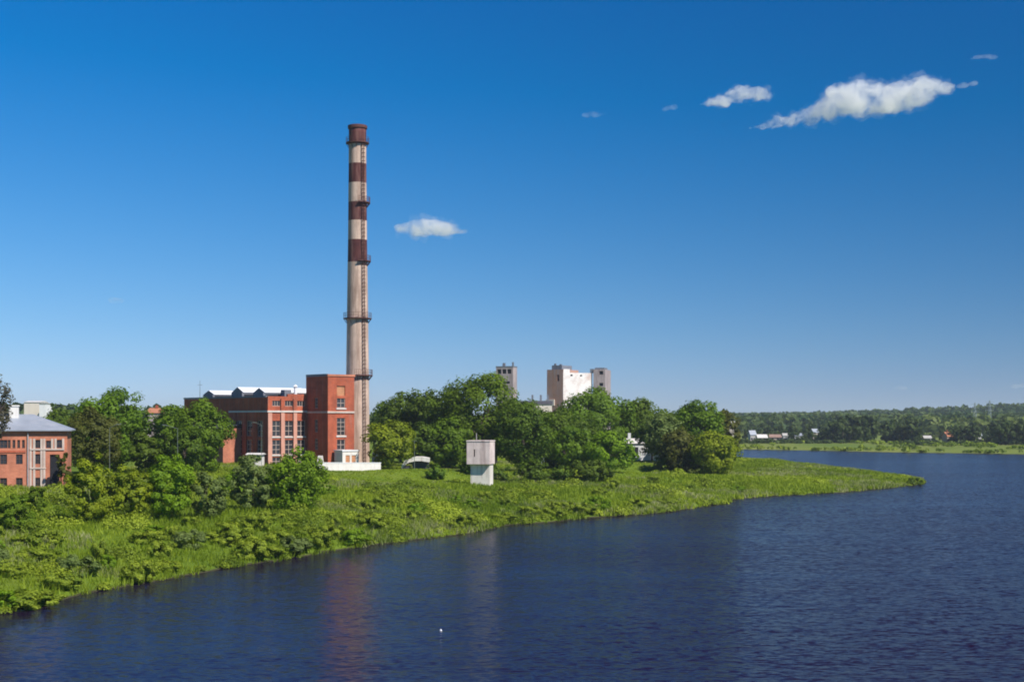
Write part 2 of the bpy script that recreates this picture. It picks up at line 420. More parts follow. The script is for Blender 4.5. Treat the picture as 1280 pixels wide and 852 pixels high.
def crown_arrays(rx, ry, z0, z1, n_clump, n_leaf, size, rg, shape='round', loose=0.3):
    """clumps of leaves spread through a crown's volume"""
    h = z1-z0; cz = (z0+z1)/2
    u = rg.normal(size=(n_clump,3)); u /= np.linalg.norm(u, axis=1, keepdims=True)
    rad = 0.45+0.55*rg.random(n_clump)**0.4
    rc = (0.14+0.12*rg.random(n_clump))            # clump radius as a fraction of the crown
    if shape == 'shrub': rc = rc*0.85; rad = 0.30+0.70*rg.random(n_clump)**0.5
    C = u*(rad*(1-rc*0.75))[:,None]
    tz_ = C[:,2]
    if shape == 'round':                            # broader below the middle, domed top
        w = np.where(tz_ < 0, 1.0-0.25*np.abs(tz_)**2, 1.0)
    elif shape == 'cone':
        w = np.clip(1.0-(tz_+1)/2, 0.06, 1)*1.3
    elif shape == 'shrub':                          # upright, several stems fanning out
        w = np.where(tz_ < 0, 1.0-0.18*tz_**2, 1.0)+0.10*tz_*(tz_ > 0)
    else:
        w = np.ones_like(tz_)
    la, lb = (0.07, 0.05) if shape == 'shrub' else (0.14, 0.10)
    lop = 1+la*np.sin(np.arctan2(C[:,1], C[:,0])*2+rg.random()*6)+lb*np.sin(np.arctan2(C[:,1], C[:,0])*3+rg.random()*6)
    Cw = np.stack([C[:,0]*rx*w*lop, C[:,1]*ry*w*lop, cz+C[:,2]*h/2], 1)
    wt = rc**2; wt = wt/wt.sum()
    own = rg.choice(n_clump, n_leaf, p=wt)
    d = rg.normal(size=(n_leaf,3)); d /= np.linalg.norm(d, axis=1, keepdims=True)
    rr = np.where(rg.random(n_leaf) < loose, 0.6+0.75*rg.random(n_leaf), 0.80+0.25*rg.random(n_leaf))
    rcm = rc[own]*np.minimum((rx+ry)/2, h/2*1.15)
    P = Cw[own] + d*(rr*rcm)[:,None]*np.array([1.12,1.12,0.85])
    qx = np.quantile(np.abs(P[:,0]), 0.975); qy = np.quantile(np.abs(P[:,1]), 0.975)
    lo_, hi_ = np.quantile(P[:,2], [0.015, 0.99])
    fx, fy, fz = rx/qx, ry/qy, h/(hi_-lo_)
    P = P*np.array([fx, fy, 1]); P[:,2] = z0+(P[:,2]-lo_)*fz
    Cw = Cw*np.array([fx, fy, 1]); Cw[:,2] = z0+(Cw[:,2]-lo_)*fz
    out_d = P-np.array([0,0,cz]); out_d /= np.linalg.norm(out_d, axis=1, keepdims=True)+1e-9
    Nn = d*0.70+out_d*0.50+rg.normal(size=(n_leaf,3))*0.30+np.array([0,0,0.22])
    Nn /= np.linalg.norm(Nn, axis=1, keepdims=True)
    sz = size*(0.6+0.8*rg.random(n_leaf))
    V, Fq = leaf_quads(P, Nn, sz, rg)
    tone_c = rg.random(n_clump)
    tone = np.clip(0.15+0.7*tone_c[own]+rg.normal(size=n_leaf)*0.18, 0, 1)
    return V, Fq, np.repeat(tone, 4), Cw, rc

def trunk_mesh(name, h_cr, h_top, r, Cw, rg, parent, n_limb=7, lean=0.0):
    mb = MB(); p = Vector((0,0,-0.3)); seg = 5
    top = Vector((lean, 0.1*lean, h_top))
    pts = []
    for i in range(seg+1):
        f = i/seg
        pts.append(Vector((lean*f*f + rg.normal()*0.03*h_top*f*0.4, rg.normal()*0.03*h_top*f*0.4, -0.3+(h_top+0.3)*f)))
    for i in range(seg):
        mb.tube(pts[i], pts[i+1], r*(1.15-0.85*i/seg), r*(1.15-0.85*(i+1)/seg), 8, cap=False)
    sel = rg.permutation(len(Cw))[:n_limb]
    for k in sel:
        f = 0.35+0.5*rg.random(); i = min(int(f*seg), seg-1)
        a = pts[i].lerp(pts[i+1], f*seg-i); b_ = Vector(Cw[k])
        mid = a.lerp(b_, 0.55)+Vector((0,0,0.08*(b_-a).length))
        mb.tube(a, mid, r*0.42, r*0.26, 6, cap=False); mb.tube(mid, b_, r*0.26, r*0.08, 6, cap=False)
    return mb.build(name, M['bark'], parent, smooth=True)

def tree(name, px, d, wpx, top, mat, label, bot=None, cat='tree', group=None, shape='round', n=None, size=None, seed=None, loose=0.3, clumps=None, base=None, limbs=7, dy=0.9):
    p = on(px, d) if base is None else base
    d = p.y
    seed = seed if seed is not None else int(px*13+d*7) & 0xffff
    rg = np.random.default_rng(seed)
    w = wpx/F*d; zt = zof(top, d)-p.z
    z0 = max(zof(bot, d)-p.z, 0.1*zt) if bot is not None else 0.22*zt
    if shape == 'shrub': z0 = 0.02*zt
    size = size or 0.00125*d
    area = w*(zt-z0)
    n = n or int(np.clip(area/(size*size)*11, 1500, 30000))
    clumps = clumps or int(np.clip(area*(1.5 if shape == 'shrub' else 0.7)+22, 24, 110))
    root = empty(name, p, rg.random()*6.28 if shape != 'cone' else 0)
    tag(root, label, cat, group)
    V, Fq, tn, Cw, rc = crown_arrays(w/2, w/2*dy, z0, zt*0.985, clumps, n, size, rg, shape, loose)
    np_mesh('crown', V, Fq, L[mat], tn, root)
    if shape != 'shrub':
        trunk_mesh('trunk', z0, max(z0+0.55*(zt-z0), 0.5*zt), max(0.10, 0.022*zt), Cw, rg, root, limbs)
    else:
        mb = MB()
        for k in range(5):
            b_ = Vector(Cw[rg.integers(len(Cw))]); a = Vector((rg.normal()*0.15, rg.normal()*0.15, -0.2))
            mb.tube(a, b_, 0.07, 0.02, 6, cap=False)
        mb.build('stem', M['bark'], root, smooth=True)
    return root

# ------------------------------------------------------------------ power station
u = Vector((0.766, 0.643, 0)); nF = Vector((0.643, -0.766, 0)); v = -nF; nS = -u; Z = Vector((0,0,1))
def bx(mb, o, a, b_, c, m=0):   # box from o: a along u, b along v, c up
    mb.obox(o, u*a, v*b_, Z*c, m)
C0 = Vector((-37.3, 285.0, 4.6))           # near corner of the stair tower
B0 = C0 + v*8.0                             # inner corner where tower meets main front
A0 = B0 - u*9.2                             # near corner of the main block
zb = 4.6
def hgt(py, d): return zof(py, d)-zb
ps = empty('power_station', (C0.x, C0.y, zb))
tag(ps, 'old red brick power station with white roof lanterns at the foot of the chimney', 'power station')
def local(mb):
    """shift into the station's own space"""
    mb.v = [(a-C0.x, b_-C0.y, c-zb) for a, b_, c in mb.v]; return mb
def window(parent, o, a, n, w, h, cols, rows, rec=0.22, shade_arch=False, fm='frame_brown'):
    """a window of frame and muntins with its pane; o = lower left of the opening"""
    fr = MB(); i = o - n*rec
    th = 0.11; dp = 0.09
    for k in range(cols+1):
        fr.obox(i+a*(w-th)*(k/cols), a*th, n*dp, Z*h)
    for k in range(rows+1):
        for q in range(cols):
            x0 = (w-th)*q/cols+th; x1 = (w-th)*(q+1)/cols
            fr.obox(i+a*x0+Z*((h-th)*k/rows), a*(x1-x0), n*(dp-0.004), Z*th)
    wd = local(fr).build('window', M[fm], parent)
    pn = MB(); q = i - n*0.004
    pn.quad(q, q+a*w, q+a*w+Z*h, q+Z*h)
    local(pn).build('pane', M['glass'], wd)
    return wd
# main block: front face with windows, left side face with blind bays
Hm = hgt(496.5, 285)
Lf, Ls = 18.2, 36.6
wall = MB()
cornice_z = hgt(515, 287); fw = 1.9
cols_x = [1.0, 3.95, 6.85]
rows = [(hgt(586,288), hgt(571,288)), (hgt(567.5,288), hgt(549.5,288)), (hgt(545,288), hgt(525.5,288)), (hgt(507.5,288), hgt(500.5,288))]
holes = [(x, x+fw, z0, z1) for x in cols_x for z0, z1 in rows]
# side bays run in order from the far end so that z x n keeps its sense
side_holes = []
for k in range(8):
    x = 2.2+k*4.3
    side_holes += [(x, x+2.2, z0, z1) for z0, z1 in rows[1:3]]
wall.wall(A0, u, nF, Lf, Hm, holes, 0.22)
side_o = A0 + v*Ls
wall.wall(side_o, -v, nS, Ls, Hm, side_holes, 0.22)
far_r = A0 + u*Lf
wall.wall(far_r, v, u, Ls, Hm, [], 0.2)
wall.wall(far_r+v*Ls, -u, v, Lf, Hm, [], 0.2)
# stepped parapet over the front, higher to the right
for x0, x1, hh in ((0,9.2,0.35),(4.4,9.2,0.85)):
    pass
wall.obox(A0+Z*Hm-nF*0.5, u*4.6, nF*0.5, Z*0.25); wall.obox(A0+u*4.6+Z*Hm-nF*0.5, u*(Lf-4.6), nF*0.5, Z*0.75)
local(wall).build('wall', M['brick'], ps)
# pale pilaster facing between the front windows, below the cornice
for x0, x1 in ((0.0, 0.92), (2.98, 3.87), (5.93, 6.77)):
    mb = MB(); mb.obox(A0+u*x0+nF*0.003+Z*(rows[0][0]), u*(x1-x0), nF*0.10, Z*(cornice_z-rows[0][0]))
    local(mb).build('pilaster', M['pink_facing'], ps)
for x in cols_x:
    for z0, z1 in rows: 
        window(ps, A0+u*x+Z*z0, u, nF, fw, z1-z0, 3 if z1-z0 < 1.6 else 2, 1 if z1-z0 < 1.6 else 3)
    for z0, z1 in rows[1:3]:
        mb = MB(); mb.obox(A0+u*(x-0.15)+nF*0.004+Z*(z0-0.3), u*(fw+0.3), nF*0.16, Z*0.28)
        local(mb).build('sill', M['white_trim'], ps)
for h in side_holes:
    window(ps, side_o-v*h[0]+Z*h[2], -v, nS, h[1]-h[0], h[3]-h[2], 2, 3, fm='frame_brown')
mb = MB()
mb.obox(A0-u*0.22+nF*0.22+Z*cornice_z, u*(9.2+0.2), -nF*0.216, Z*0.34)
mb.obox(A0-u*0.22+Z*cornice_z, u*0.216, v*16, Z*0.34)
local(mb).build('cornice', M['white_trim'], ps)
mb = MB()
mb.obox(A0-u*0.15+v*0.6+Z*(Hm+0.02), u*0.5, v*(Ls-0.6), Z*0.34)
local(mb).build('coping', M['slate_cap'], ps)
mb = MB(); mb.obox(A0+u*0.4+v*0.55+Z*(Hm-0.3), u*(Lf-0.5), v*(Ls-0.7), Z*0.25)
local(mb).build('roof', M['roof_dark'], ps)
for x in (2.93, 5.86):
    mb = MB(); p0 = A0+u*x+nF*0.16; mb.tube(p0+Z*0.2, p0+Z*(Hm-0.2), 0.07, 0.07, 6); local(mb).build('downpipe', M['rust'], ps)
for k in (4.2, 8.6, 13.0, 17.3):
    mb = MB(); mb.obox(A0+v*k-u*0.16+Z*0.3, u*0.157, v*0.7, Z*(cornice_z-0.3)); local(mb).build('pilaster', M['brick'], ps)
# three roof lanterns: dark gables to the left, white sheet slopes towards the sun
def lantern(s0, wid, lng, hh, off):
    """ridge runs along u; gable looks left"""
    o = A0 + u*off + v*s0 + Z*(Hm-0.05)
    body = MB()
    prof = [(0,0),(0,hh*0.55),(wid*0.5,hh),(wid,hh*0.55),(wid,0)]
    P0 = [o+v*a+Z*b_ for a, b_ in prof]; P1 = [p+u*lng for p in P0]
    body.poly(P0); body.poly(P1[::-1])
    body.quad(P0[0], P1[0], P1[1], P0[1]); body.quad(P0[3], P1[3], P1[4], P0[4])
    ln = local(body).build('roof_lantern', M['slate_cap'], ps)
    rf = MB()
    for i, j in ((1,2),(2,3)):
        a, b_ = P0[i], P0[j]; e = (b_-a).normalized(); nn = u.cross(e); nn = nn if nn.z > 0 else -nn
        a = a - e*0.12*(1 if i == 1 else 0) + nn*0.012; b_ = b_ + e*0.12*(0 if i == 1 else 1) + nn*0.012
        rf.obox(a+u*0.2, u*(lng+0.1), b_-a, nn*0.12)
    local(rf).build('lantern_roof', M['roof_white'], ln)
    gz = MB(); gz.obox(o-nF*0.0+u*0.5+nF*0.02+Z*0.15, u*(lng-1.0), nF*0.05, Z*(hh*0.33))
    local(gz).build('lantern_glazing', M['glass'], ln)
lantern(3.6, 4.2, 15.5, 2.0, 1.0)
lantern(12.4, 4.6, 15.5, 2.3, 1.0)
lantern(25.2, 4.4, 15.5, 1.8, 1.0)
# small roof objects by the front parapet
mb = MB(); mb.obox(A0+u*4.6+v*1.2+Z*(Hm-0.05), u*1.6, v*1.6, Z*1.7); local(mb).build('roof_hatch', M['slate_cap'], ps)
mb = MB(); mb.tube(A0+u*7.4+v*1.6+Z*(Hm-0.05), A0+u*7.4+v*1.6+Z*(Hm+2.3), 0.38, 0.34, 10); mb.tube(A0+u*7.4+v*1.6+Z*(Hm+2.3), A0+u*7.4+v*1.6+Z*(Hm+2.75), 0.55, 0.12, 10)
local(mb).build('roof_vent', M['roof_white'], ps)
mb = MB(); mb.tube(A0+v*33+u*2+Z*(Hm-0.05), A0+v*33+u*2+Z*(Hm+4.2), 0.06, 0.03, 6); mb.tube(A0+v*33+u*1.4+Z*(Hm+3.2), A0+v*33+u*2.6+Z*(Hm+3.2), 0.03, 0.03, 6)
local(mb).build('aerial', M['dark_metal'], ps)
# stair tower
Ht = hgt(470, 285); Wt, Dt = 6.35, 8.0
tw = MB()
zz = lambda py: hgt(py, 287)
tx0, tx1 = 2.15, 4.15
tholes = [(tx0, tx1, zz(509.5), zz(497.5)), (tx0, tx1, zz(544), zz(522)), (tx0, tx1, zz(562), zz(549)), (tx0, tx1, zz(494.5), zz(482)), (4.05+0.25, 5.0, 0.35, 2.6)]
sd = [(3.0, 4.2, zz(510), zz(497)), (3.0, 4.2, zz(540), zz(524)), (3.0, 4.2, zz(562), zz(548))]
tw.wall(C0, u, nF, Wt, Ht, tholes, 0.22)
tw.wall(C0+v*Dt, -v, nS, Dt, Ht, sd, 0.22)
tw.wall(C0+u*Wt, v, u, Dt+0.35, Ht, [], 0.2)
tw.wall(C0+u*Wt+v*(Dt+0.35), -u, v, Wt, Ht, [], 0.2)
tw.wall(C0+v*(Dt+0.35)+Z*Hm, -v, nS, 0.35, Ht-Hm, [], 0.2)
local(tw).build('tower_wall', M['brick'], ps)
mb = MB(); q = C0+u*tx0-nF*0.22+Z*tholes[3][2]
mb.quad(q, q+u*2.0, q+u*2.0+Z*(tholes[3][3]-tholes[3][2]), q+Z*(tholes[3][3]-tholes[3][2])); local(mb).build('blind_panel', M['brick_pale'], ps)
for h, r_ in zip(tholes[:3], (2, 4, 2)):
    window(ps, C0+u*h[0]+Z*h[2], u, nF, h[1]-h[0], h[3]-h[2], 2, r_, fm='frame_brown')
    mb = MB(); mb.obox(C0+u*(h[0]-0.2)+nF*0.004+Z*(h[2]-0.32), u*(h[1]-h[0]+0.4), nF*0.16, Z*0.3); local(mb).build('sill', M['white_trim'], ps)
for h in sd:
    window(ps, C0+v*Dt-v*h[0]+Z*h[2], -v, nS, h[1]-h[0], h[3]-h[2], 2, 3, fm='frame_brown')
mb = MB(); h = tholes[4]; q = C0+u*h[0]-nF*0.2+Z*h[2]
mb.obox(q, u*(h[1]-h[0]), nF*0.06, Z*(h[3]-h[2])); local(mb).build('door', M['rust'], ps)
mb = MB()
mb.obox(C0-u*0.2+nF*0.2+Z*(zz(516)), u*(Wt+0.2), -nF*0.196, Z*0.36); mb.obox(C0-u*0.2+Z*(zz(516)), u*0.196, v*(Dt-0.02), Z*0.36)
local(mb).build('tower_cornice', M['trim'], ps)
mb = MB()
mb.obox(C0-u*0.16+nF*0.16+Z*(Ht+0.003), u*(Wt+0.32), -nF*0.5, Z*0.42); 
local(mb).build('tower_parapet', M['brick_orange'], ps)
mb = MB(); mb.obox(C0-u*0.16+v*0.36+Z*(Ht+0.003), u*0.5, v*(Dt-0.2), Z*0.5)
mb.obox(C0+u*0.36+v*0.36+Z*(Ht-0.15), u*(Wt-0.4), v*(Dt-0.1), Z*0.2)
local(mb).build('tower_coping', M['slate_cap'], ps)
# low wing on the left side, its sunlit end wall shows beyond the trees
Wg = A0 + v*11.0
Hw = hgt(535, 293)
mb = MB()
mb.wall(Wg-u*4.2, u, nF, 4.2, Hw, [], 0.2); mb.wall(Wg-u*4.2+v*18, -v, nS, 18, Hw, [], 0.2); mb.wall(Wg+v*18, -u, v, 4.2, Hw, [], 0.2)
local(mb).build('wing_wall', M['brick_orange'], ps)
mb = MB(); o = Wg-u*4.4-v*0.1+Z*Hw
mb.poly([o, o+u*4.37+Z*0.9, o+u*4.37+v*18.4+Z*0.9, o+v*18.4]); mb.poly([o-Z*0.15, o+v*18.4-Z*0.15, o+u*4.37+v*18.4+Z*0.75, o+u*4.37+Z*0.75]); mb.quad(o-Z*0.15, o+u*4.37+Z*0.75, o+u*4.37+Z*0.9, o)
local(mb).build('wing_roof', M['roof_dark'], ps)
# small white porch hut before the tower
ph = empty('porch_hut', (0,0,0)); 
po = C0 + nF*3.6 + u*1.15
po.z = tz(po.x, po.y)-0.1
ph.location = po
tag(ph, 'small white flat roofed hut with brick panel in front of the brick stair tower', 'hut')
mb = MB(); mb.wall((0,0,0), u, nF, 3.9, 3.3, [(0.75,1.75,0.9,2.5),(2.2,3.2,0.9,2.5)], 0.12); mb.wall(v*3.0, -v, nS, 3.0, 3.3, [], .1); mb.wall(u*3.9, v, u, 3.0, 3.3, [], .1); mb.wall(u*3.9+v*3, -u, v, 3.9, 3.3, [], .1)
mb.build('wall', M['bright_white'], ph)
mb = MB(); mb.obox(-u*0.15+nF*0.15+Z*3.3, u*4.2, v*3.3, Z*0.25); mb.build('roof', M['roof_white'], ph)
for x in (0.75, 2.2):
    mb = MB(); q = u*x-nF*0.12+Z*0.9; mb.quad(q, q+u*1.0, q+u*1.0+Z*1.6, q+Z*1.6); mb.build('panel', M['brick_pale'], ph)

# low white wall along the terrace
def low_wall(name, p0, p1, h, label, th=0.35, cat='wall', mat='concrete', posts=0):
    p0 = Vector(p0); p1 = Vector(p1); a = (p1-p0); Ln = a.length; a.normalize(); nn = Vector((-a.y, a.x, 0))
    z0 = min(p0.z, p1.z)-0.5
    o = empty(name, (p0.x, p0.y, z0)); tag(o, label, cat)
    mb = MB(); mb.obox((0,0,0), a*Ln, nn*th, Z*(h+0.5)); mb.build('wall_body', M[mat], o)
    mb = MB(); mb.obox(-a*0.05-nn*0.06+Z*(h+0.503), a*(Ln+0.1), nn*(th+0.12), Z*0.14); mb.build('coping', M['roof_white'], o)
    return o
low_wall('terrace_wall', on(396, 273), on(476, 281), 1.6, mat='bright_white', label='low white concrete wall along the terrace below the tall chimney')
# small white roundish kiosk heap at the wall's left end: two white plinths
for (px, lab) in ((400.5, 'pale concrete block standing on the left end of the terrace'), (468.5, 'tall pale concrete block beside the chimney foot')):
    p = on(px, 280 if px < 430 else 291); mb = MB()
    hh = 2.4 if px < 430 else 3.2
    w_ = 0.75
    b1 = [(-w_,-w_),(w_,-w_),(w_,w_),(-w_,w_)]
    lo = [Vector((x,y,-0.4)) for x, y in b1]; hi = [Vector((x*0.55,y*0.6,hh)) for x, y in b1]
    for i in range(4): mb.quad(lo[i], lo[(i+1)%4], hi[(i+1)%4], hi[i])
    mb.poly(hi)
    o = mb.build('concrete_block', M['bright_white']); o.location = p; tag(o, lab, 'concrete block')

# ------------------------------------------------------------------ chimney
cp = Vector((-32.95, 300.0, 4.6)); dC = 300.0
ch = empty('chimney', cp)
tag(ch, 'very tall round factory chimney with dark red and pale bands and ring galleries', 'chimney')
hz = lambda py: zof(py, dC)-cp.z
ys = [592, 470, 397, 328, 300, 276, 253, 229, 205, 181, 178, 157]
def rad_at(py): return np.interp(py, [157, 190, 300, 397, 470, 592], [1.85, 1.86, 2.02, 2.26, 2.42, 2.62])
mats_i = [0, 0, 0, 1, 0, 1, 0, 1, 0, 1, 1]
prof = []; mm = []
for k in range(len(ys)-1):
    sub = 6 if ys[k]-ys[k+1] > 40 else 2
    for q in range(sub):
        py = ys[k]+(ys[k+1]-ys[k])*q/sub
        prof.append((rad_at(py), hz(py))); mm.append(mats_i[k])
prof.append((rad_at(157)+0.02, hz(157))); mm.append(1)
prof.append((rad_at(157)-0.35, hz(157)+0.01)); mm.append(1); prof.append((rad_at(157)-0.4, hz(175)))
mb = MB(); mb.lathe(prof, 40, mm); shaft = mb.build('shaft', [M['chimney'], M['chimney_red']], ch, smooth=True)
mb = MB(); rr = rad_at(157); mb.lathe([(rr+0.03, hz(162)), (rr+0.22, hz(161)), (rr+0.22, hz(157.5)), (rr+0.03, hz(157))], 40); mb.build('cap_rim', M['rust'], ch)
def gallery(py, ext, a0=0, a1=360, mat='rust', rail=1.1):
    mb = MB(); r = float(rad_at(py)); z = hz(py); n = 36
    angs = [R(a0+(a1-a0)*i/n) for i in range(n+1)]
    for i in range(n):
        a, b_ = angs[i], angs[i+1]
        def p(rr, t_, zz_): return Vector((rr*math.cos(t_), rr*math.sin(t_), zz_))
        r0, r1 = r+0.01, r+ext
        mb.quad(p(r0,a,z), p(r1,a,z), p(r1,b_,z), p(r0,b_,z)); mb.quad(p(r0,a,z-0.18), p(r0,b_,z-0.18), p(r1,b_,z-0.18), p(r1,a,z-0.18))
        mb.quad(p(r1,a,z-0.18), p(r1,b_,z-0.18), p(r1,b_,z), p(r1,a,z))
        if i % 3 == 0:
            mb.tube(p(r+0.01,a,z-1.1), p(r1-0.05,a,z-0.19), 0.06, 0.06, 5)
    g = mb.build('gallery', M[mat], ch)
    mb = MB()
    for i in range(n):
        a, b_ = angs[i], angs[i+1]
        for hh in (0.55, 1.1):
            mb.tube(p(r1-0.05,a,z+hh), p(r1-0.05,b_,z+hh), 0.03, 0.03, 5, cap=False)
        if i % 2 == 0: mb.tube(p(r1-0.05,a,z), p(r1-0.05,a,z+1.1), 0.03, 0.03, 5, cap=False)
    mb.build('railing', M[mat], g)
gallery(178.5, 0.62)
gallery(253, 0.75, -80, 30)
gallery(326, 0.75, -80, 30)
gallery(397.5, 0.75)
gallery(468.5, 0.80, -95, 40)
mb = MB()
aL = R(-52)
dirL = Vector((math.cos(aL), math.sin(aL), 0)); sdL = Vector((-dirL.y, dirL.x, 0))
pys = [590, 470, 397, 326, 253, 178]
for k in range(len(pys)-1):
    for sgn in (-1, 1):
        mb.tube(dirL*(rad_at(pys[k])+0.25)+sdL*0.28*sgn+Z*hz(pys[k]), dirL*(rad_at(pys[k+1])+0.25)+sdL*0.28*sgn+Z*hz(pys[k+1]), 0.07, 0.07, 5, cap=False)
    n = int((hz(pys[k+1])-hz(pys[k]))/0.8)
    for i in range(n):
        f = i/n; py = pys[k]+(pys[k+1]-pys[k])*f; zz_ = hz(py); r = rad_at(py)+0.25
        mb.tube(dirL*r-sdL*0.28+Z*zz_, dirL*r+sdL*0.28+Z*zz_, 0.035, 0.035, 5, cap=False)
        if True:   # safety hoops
            for t0 in range(6):
                a_ = math.pi*t0/6; b_ = math.pi*(t0+1)/6
                mb.tube(dirL*(r+0.6*math.sin(a_))-sdL*0.33*math.cos(a_)+Z*(zz_), dirL*(r+0.6*math.sin(b_))-sdL*0.33*math.cos(b_)+Z*(zz_), 0.05, 0.05, 4, cap=False)
mb.build('ladder', M['rust'], ch)

# ------------------------------------------------------------------ house at the left
hd = Vector((0.967, 0.255, 0)); hn = Vector((0.255, -0.967, 0)); hv = -hn
hc = Vector((-63.25, 200.0, 0)); hc.z = 4.6
Wh = 26.0
ho = hc - hd*Wh
hs = empty('brick_house', ho); tag(hs, 'three storey orange brick house with a grey hipped roof at the left edge', 'house')
He = zof(537, 199)-hc.z
X = lambda px: Wh-(86-px)/126*14.5     # along the facade from a picture column
hl = []
zq = lambda py: zof(py, 198)-hc.z
for px in (-52, -32, -8, 7.5, 47.5):
    hl.append((X(px), X(px)+0.95, zq(580), zq(567.5)))
    hl.append((X(px), X(px)+0.95, zq(608), zq(597)))
    hl.append((X(px)-0.05, X(px)+1.0, zq(560), zq(549.5)))
hl.append((X(61), X(61)+0.8, zq(560), zq(550.5)))
shade_arch = (X(65.5), X(77), 0.3, zq(568))  # recess cut in the shape of the tree shadow on the facade
for px in (16.5, 22, 27.5, 33): hl.append((X(px), X(px)+0.38, zq(560), zq(549.5)))
hl.append((X(26), X(26)+0.9, zq(580), zq(567.5))); hl.append((X(26), X(26)+0.9, zq(608), zq(597))); hl.append((X(73), X(73)+1.0, zq(560), zq(549.5)))
def hw(mb): return mb
mb = MB(); mb.wall((0,0,0), hd, hn, Wh, He, hl+[shade_arch], 0.25); mb.wall(hv*12, -hv, -hd, 12, He, [], .2); mb.wall(hd*Wh, hv, hd, 12, He, [], .2); mb.wall(hd*Wh+hv*12, -hd, hv, Wh, He, [], .2)
mb.build('wall', M['brick_orange'], hs)
for h in hl:
    fr = MB(); w, hh = h[1]-h[0], h[3]-h[2]; i = hd*h[0]-hn*0.2+Z*h[2]
    for k in range(3): fr.obox(i+hd*(w-0.07)*k/2, hd*0.07, hn*0.06, Z*hh)
    for k in range(3):
        for q in range(2): fr.obox(i+hd*((w-0.07)*q/2+0.07)+Z*(hh-0.07)*k/2, hd*((w-0.07)/2-0.07), hn*0.056, Z*0.07)
    wd = fr.build('window', M['brown_paint'], hs)
    pn = MB(); q = i-hn*0.004; pn.quad(q, q+hd*w, q+hd*w+Z*hh, q+Z*hh); pn.build('pane', M['glass'], wd)
mb = MB(); q = hd*shade_arch[0]-hn*0.25+Z*shade_arch[2]; w = shade_arch[1]-shade_arch[0]; mb.obox(q, hd*w, -hn*0.06, Z*(shade_arch[3]-shade_arch[2])); mb.build('shade_panel', M['window_dark_and_shade'], hs)  # dark panel stands in for the shadow cast on this wall
# white pilasters and bands on the right bay
for px in (41.8, 46, 54.5, 57.8, 67, 71, 80):
    mb = MB(); mb.obox(hd*X(px)+hn*0.003+Z*zq(563 if px > 59 else 611), hd*0.3, hn*0.09, Z*(zq(548)-zq(563 if px > 59 else 611))); mb.build('pilaster', M['trim'], hs)
for py, w in ((586, 2.2), (562.5, 4.6)):
    mb = MB(); mb.obox(hd*X(42)+hn*0.1+Z*zq(py), hd*w, hn*0.06, Z*0.22); mb.build('string_course', M['trim'], hs)
mb = MB(); mb.obox(hd*0.0+hn*0.003+Z*zq(565.5), hd*(X(40)-0.3), hn*0.1, Z*0.28); mb.build('string_course', M['brick'], hs)
mb = MB(); mb.tube(hd*X(40)+hn*0.14, hd*X(40)+hn*0.14+Z*(He-0.1), 0.09, 0.09, 8); mb.build('downpipe', M['pipe'], hs)
mb = MB(); mb.obox(-hd*0.35+hn*0.35+Z*(He-0.32), hd*(Wh+0.7), -hn*0.347, Z*0.3); mb.build('cornice', M['brick_orange'], hs)
rf = MB(); e = 0.6; zr = He; ridge = zof(517.5, 206)-hc.z
a, b_, c_, d_ = [-hd*e+hn*e+Z*zr, hd*(Wh+e)+hn*e+Z*zr, hd*(Wh+e)+hv*(12+e)+Z*zr, -hd*e+hv*(12+e)+Z*zr]
r0 = hd*6+hv*6+Z*ridge; r1 = hd*(Wh-5.0)+hv*6+Z*ridge
rf.quad(a, b_, r1, r0); rf.poly([b_, c_, r1]); rf.quad(c_, d_, r0, r1); rf.poly([d_, a, r0])
dz = Z*0.16
rf.quad(a-dz, b_-dz, b_, a); rf.quad(b_-dz, c_-dz, c_, b_); rf.quad(c_-dz, d_-dz, d_, c_); rf.quad(d_-dz, a-dz, a, d_); rf.quad(d_-dz, c_-dz, b_-dz, a-dz)
roof = rf.build('roof', M['roof_grey'], hs)
mb = MB(); o = hd*(Wh-8.2)+hv*4.3+Z*(ridge-1.2); mb.obox(o, hd*1.3, hv*0.9, Z*2.3); mb.obox(o-hd*0.1-hv*0.1+Z*2.3, hd*1.5, hv*1.1, Z*0.2); mb.build('chimney_stack', M['plaster'], roof)
mb = MB(); o = hd*(Wh-10.6)+hv*4.6+Z*(ridge-1.2); mb.obox(o, hd*1.6, hv*1.2, Z*2.4); mb.build('dormer', M['roof_dark'], roof)
mb = MB(); o = hd*(Wh-13.0)+hv*4.6+Z*(ridge-1.2); mb.obox(o, hd*0.9, hv*0.9, Z*3.2); mb.build('chimney_stack', M['house_cream'], roof)
# pavement in front of the house
mb = MB()
for k in range(24):
    p, q = hc+hd*(-26+k*1.3)+hn*1.0, hc+hd*(-26+(k+1)*1.3)+hn*1.0
    P4 = [p, q, q+hn*2.6, p+hn*2.6]
    for w in P4: w.z = tz(w.x, w.y)+0.14
    mb.quad(P4[3], P4[2], P4[1], P4[0])
    D4 = [Vector((w.x, w.y, w.z-0.5)) for w in P4]
    mb.quad(D4[3], D4[2], P4[2], P4[3])
tag(mb.build('pavement', M['asphalt']), kind='structure')

# ------------------------------------------------------------------ white lookout tower on the bank
p = at(601, 608); dT = p.y
tr = empty('gauge_tower', p); tag(tr, 'white concrete river tower with a wider square cabin on a narrower shaft', 'tower')
ta = R(-11); tu = Vector((math.cos(ta), math.sin(ta)*-1, 0)); tu = Vector((0.965, 0.262, 0)); tn_ = Vector((0.262, -0.965, 0))
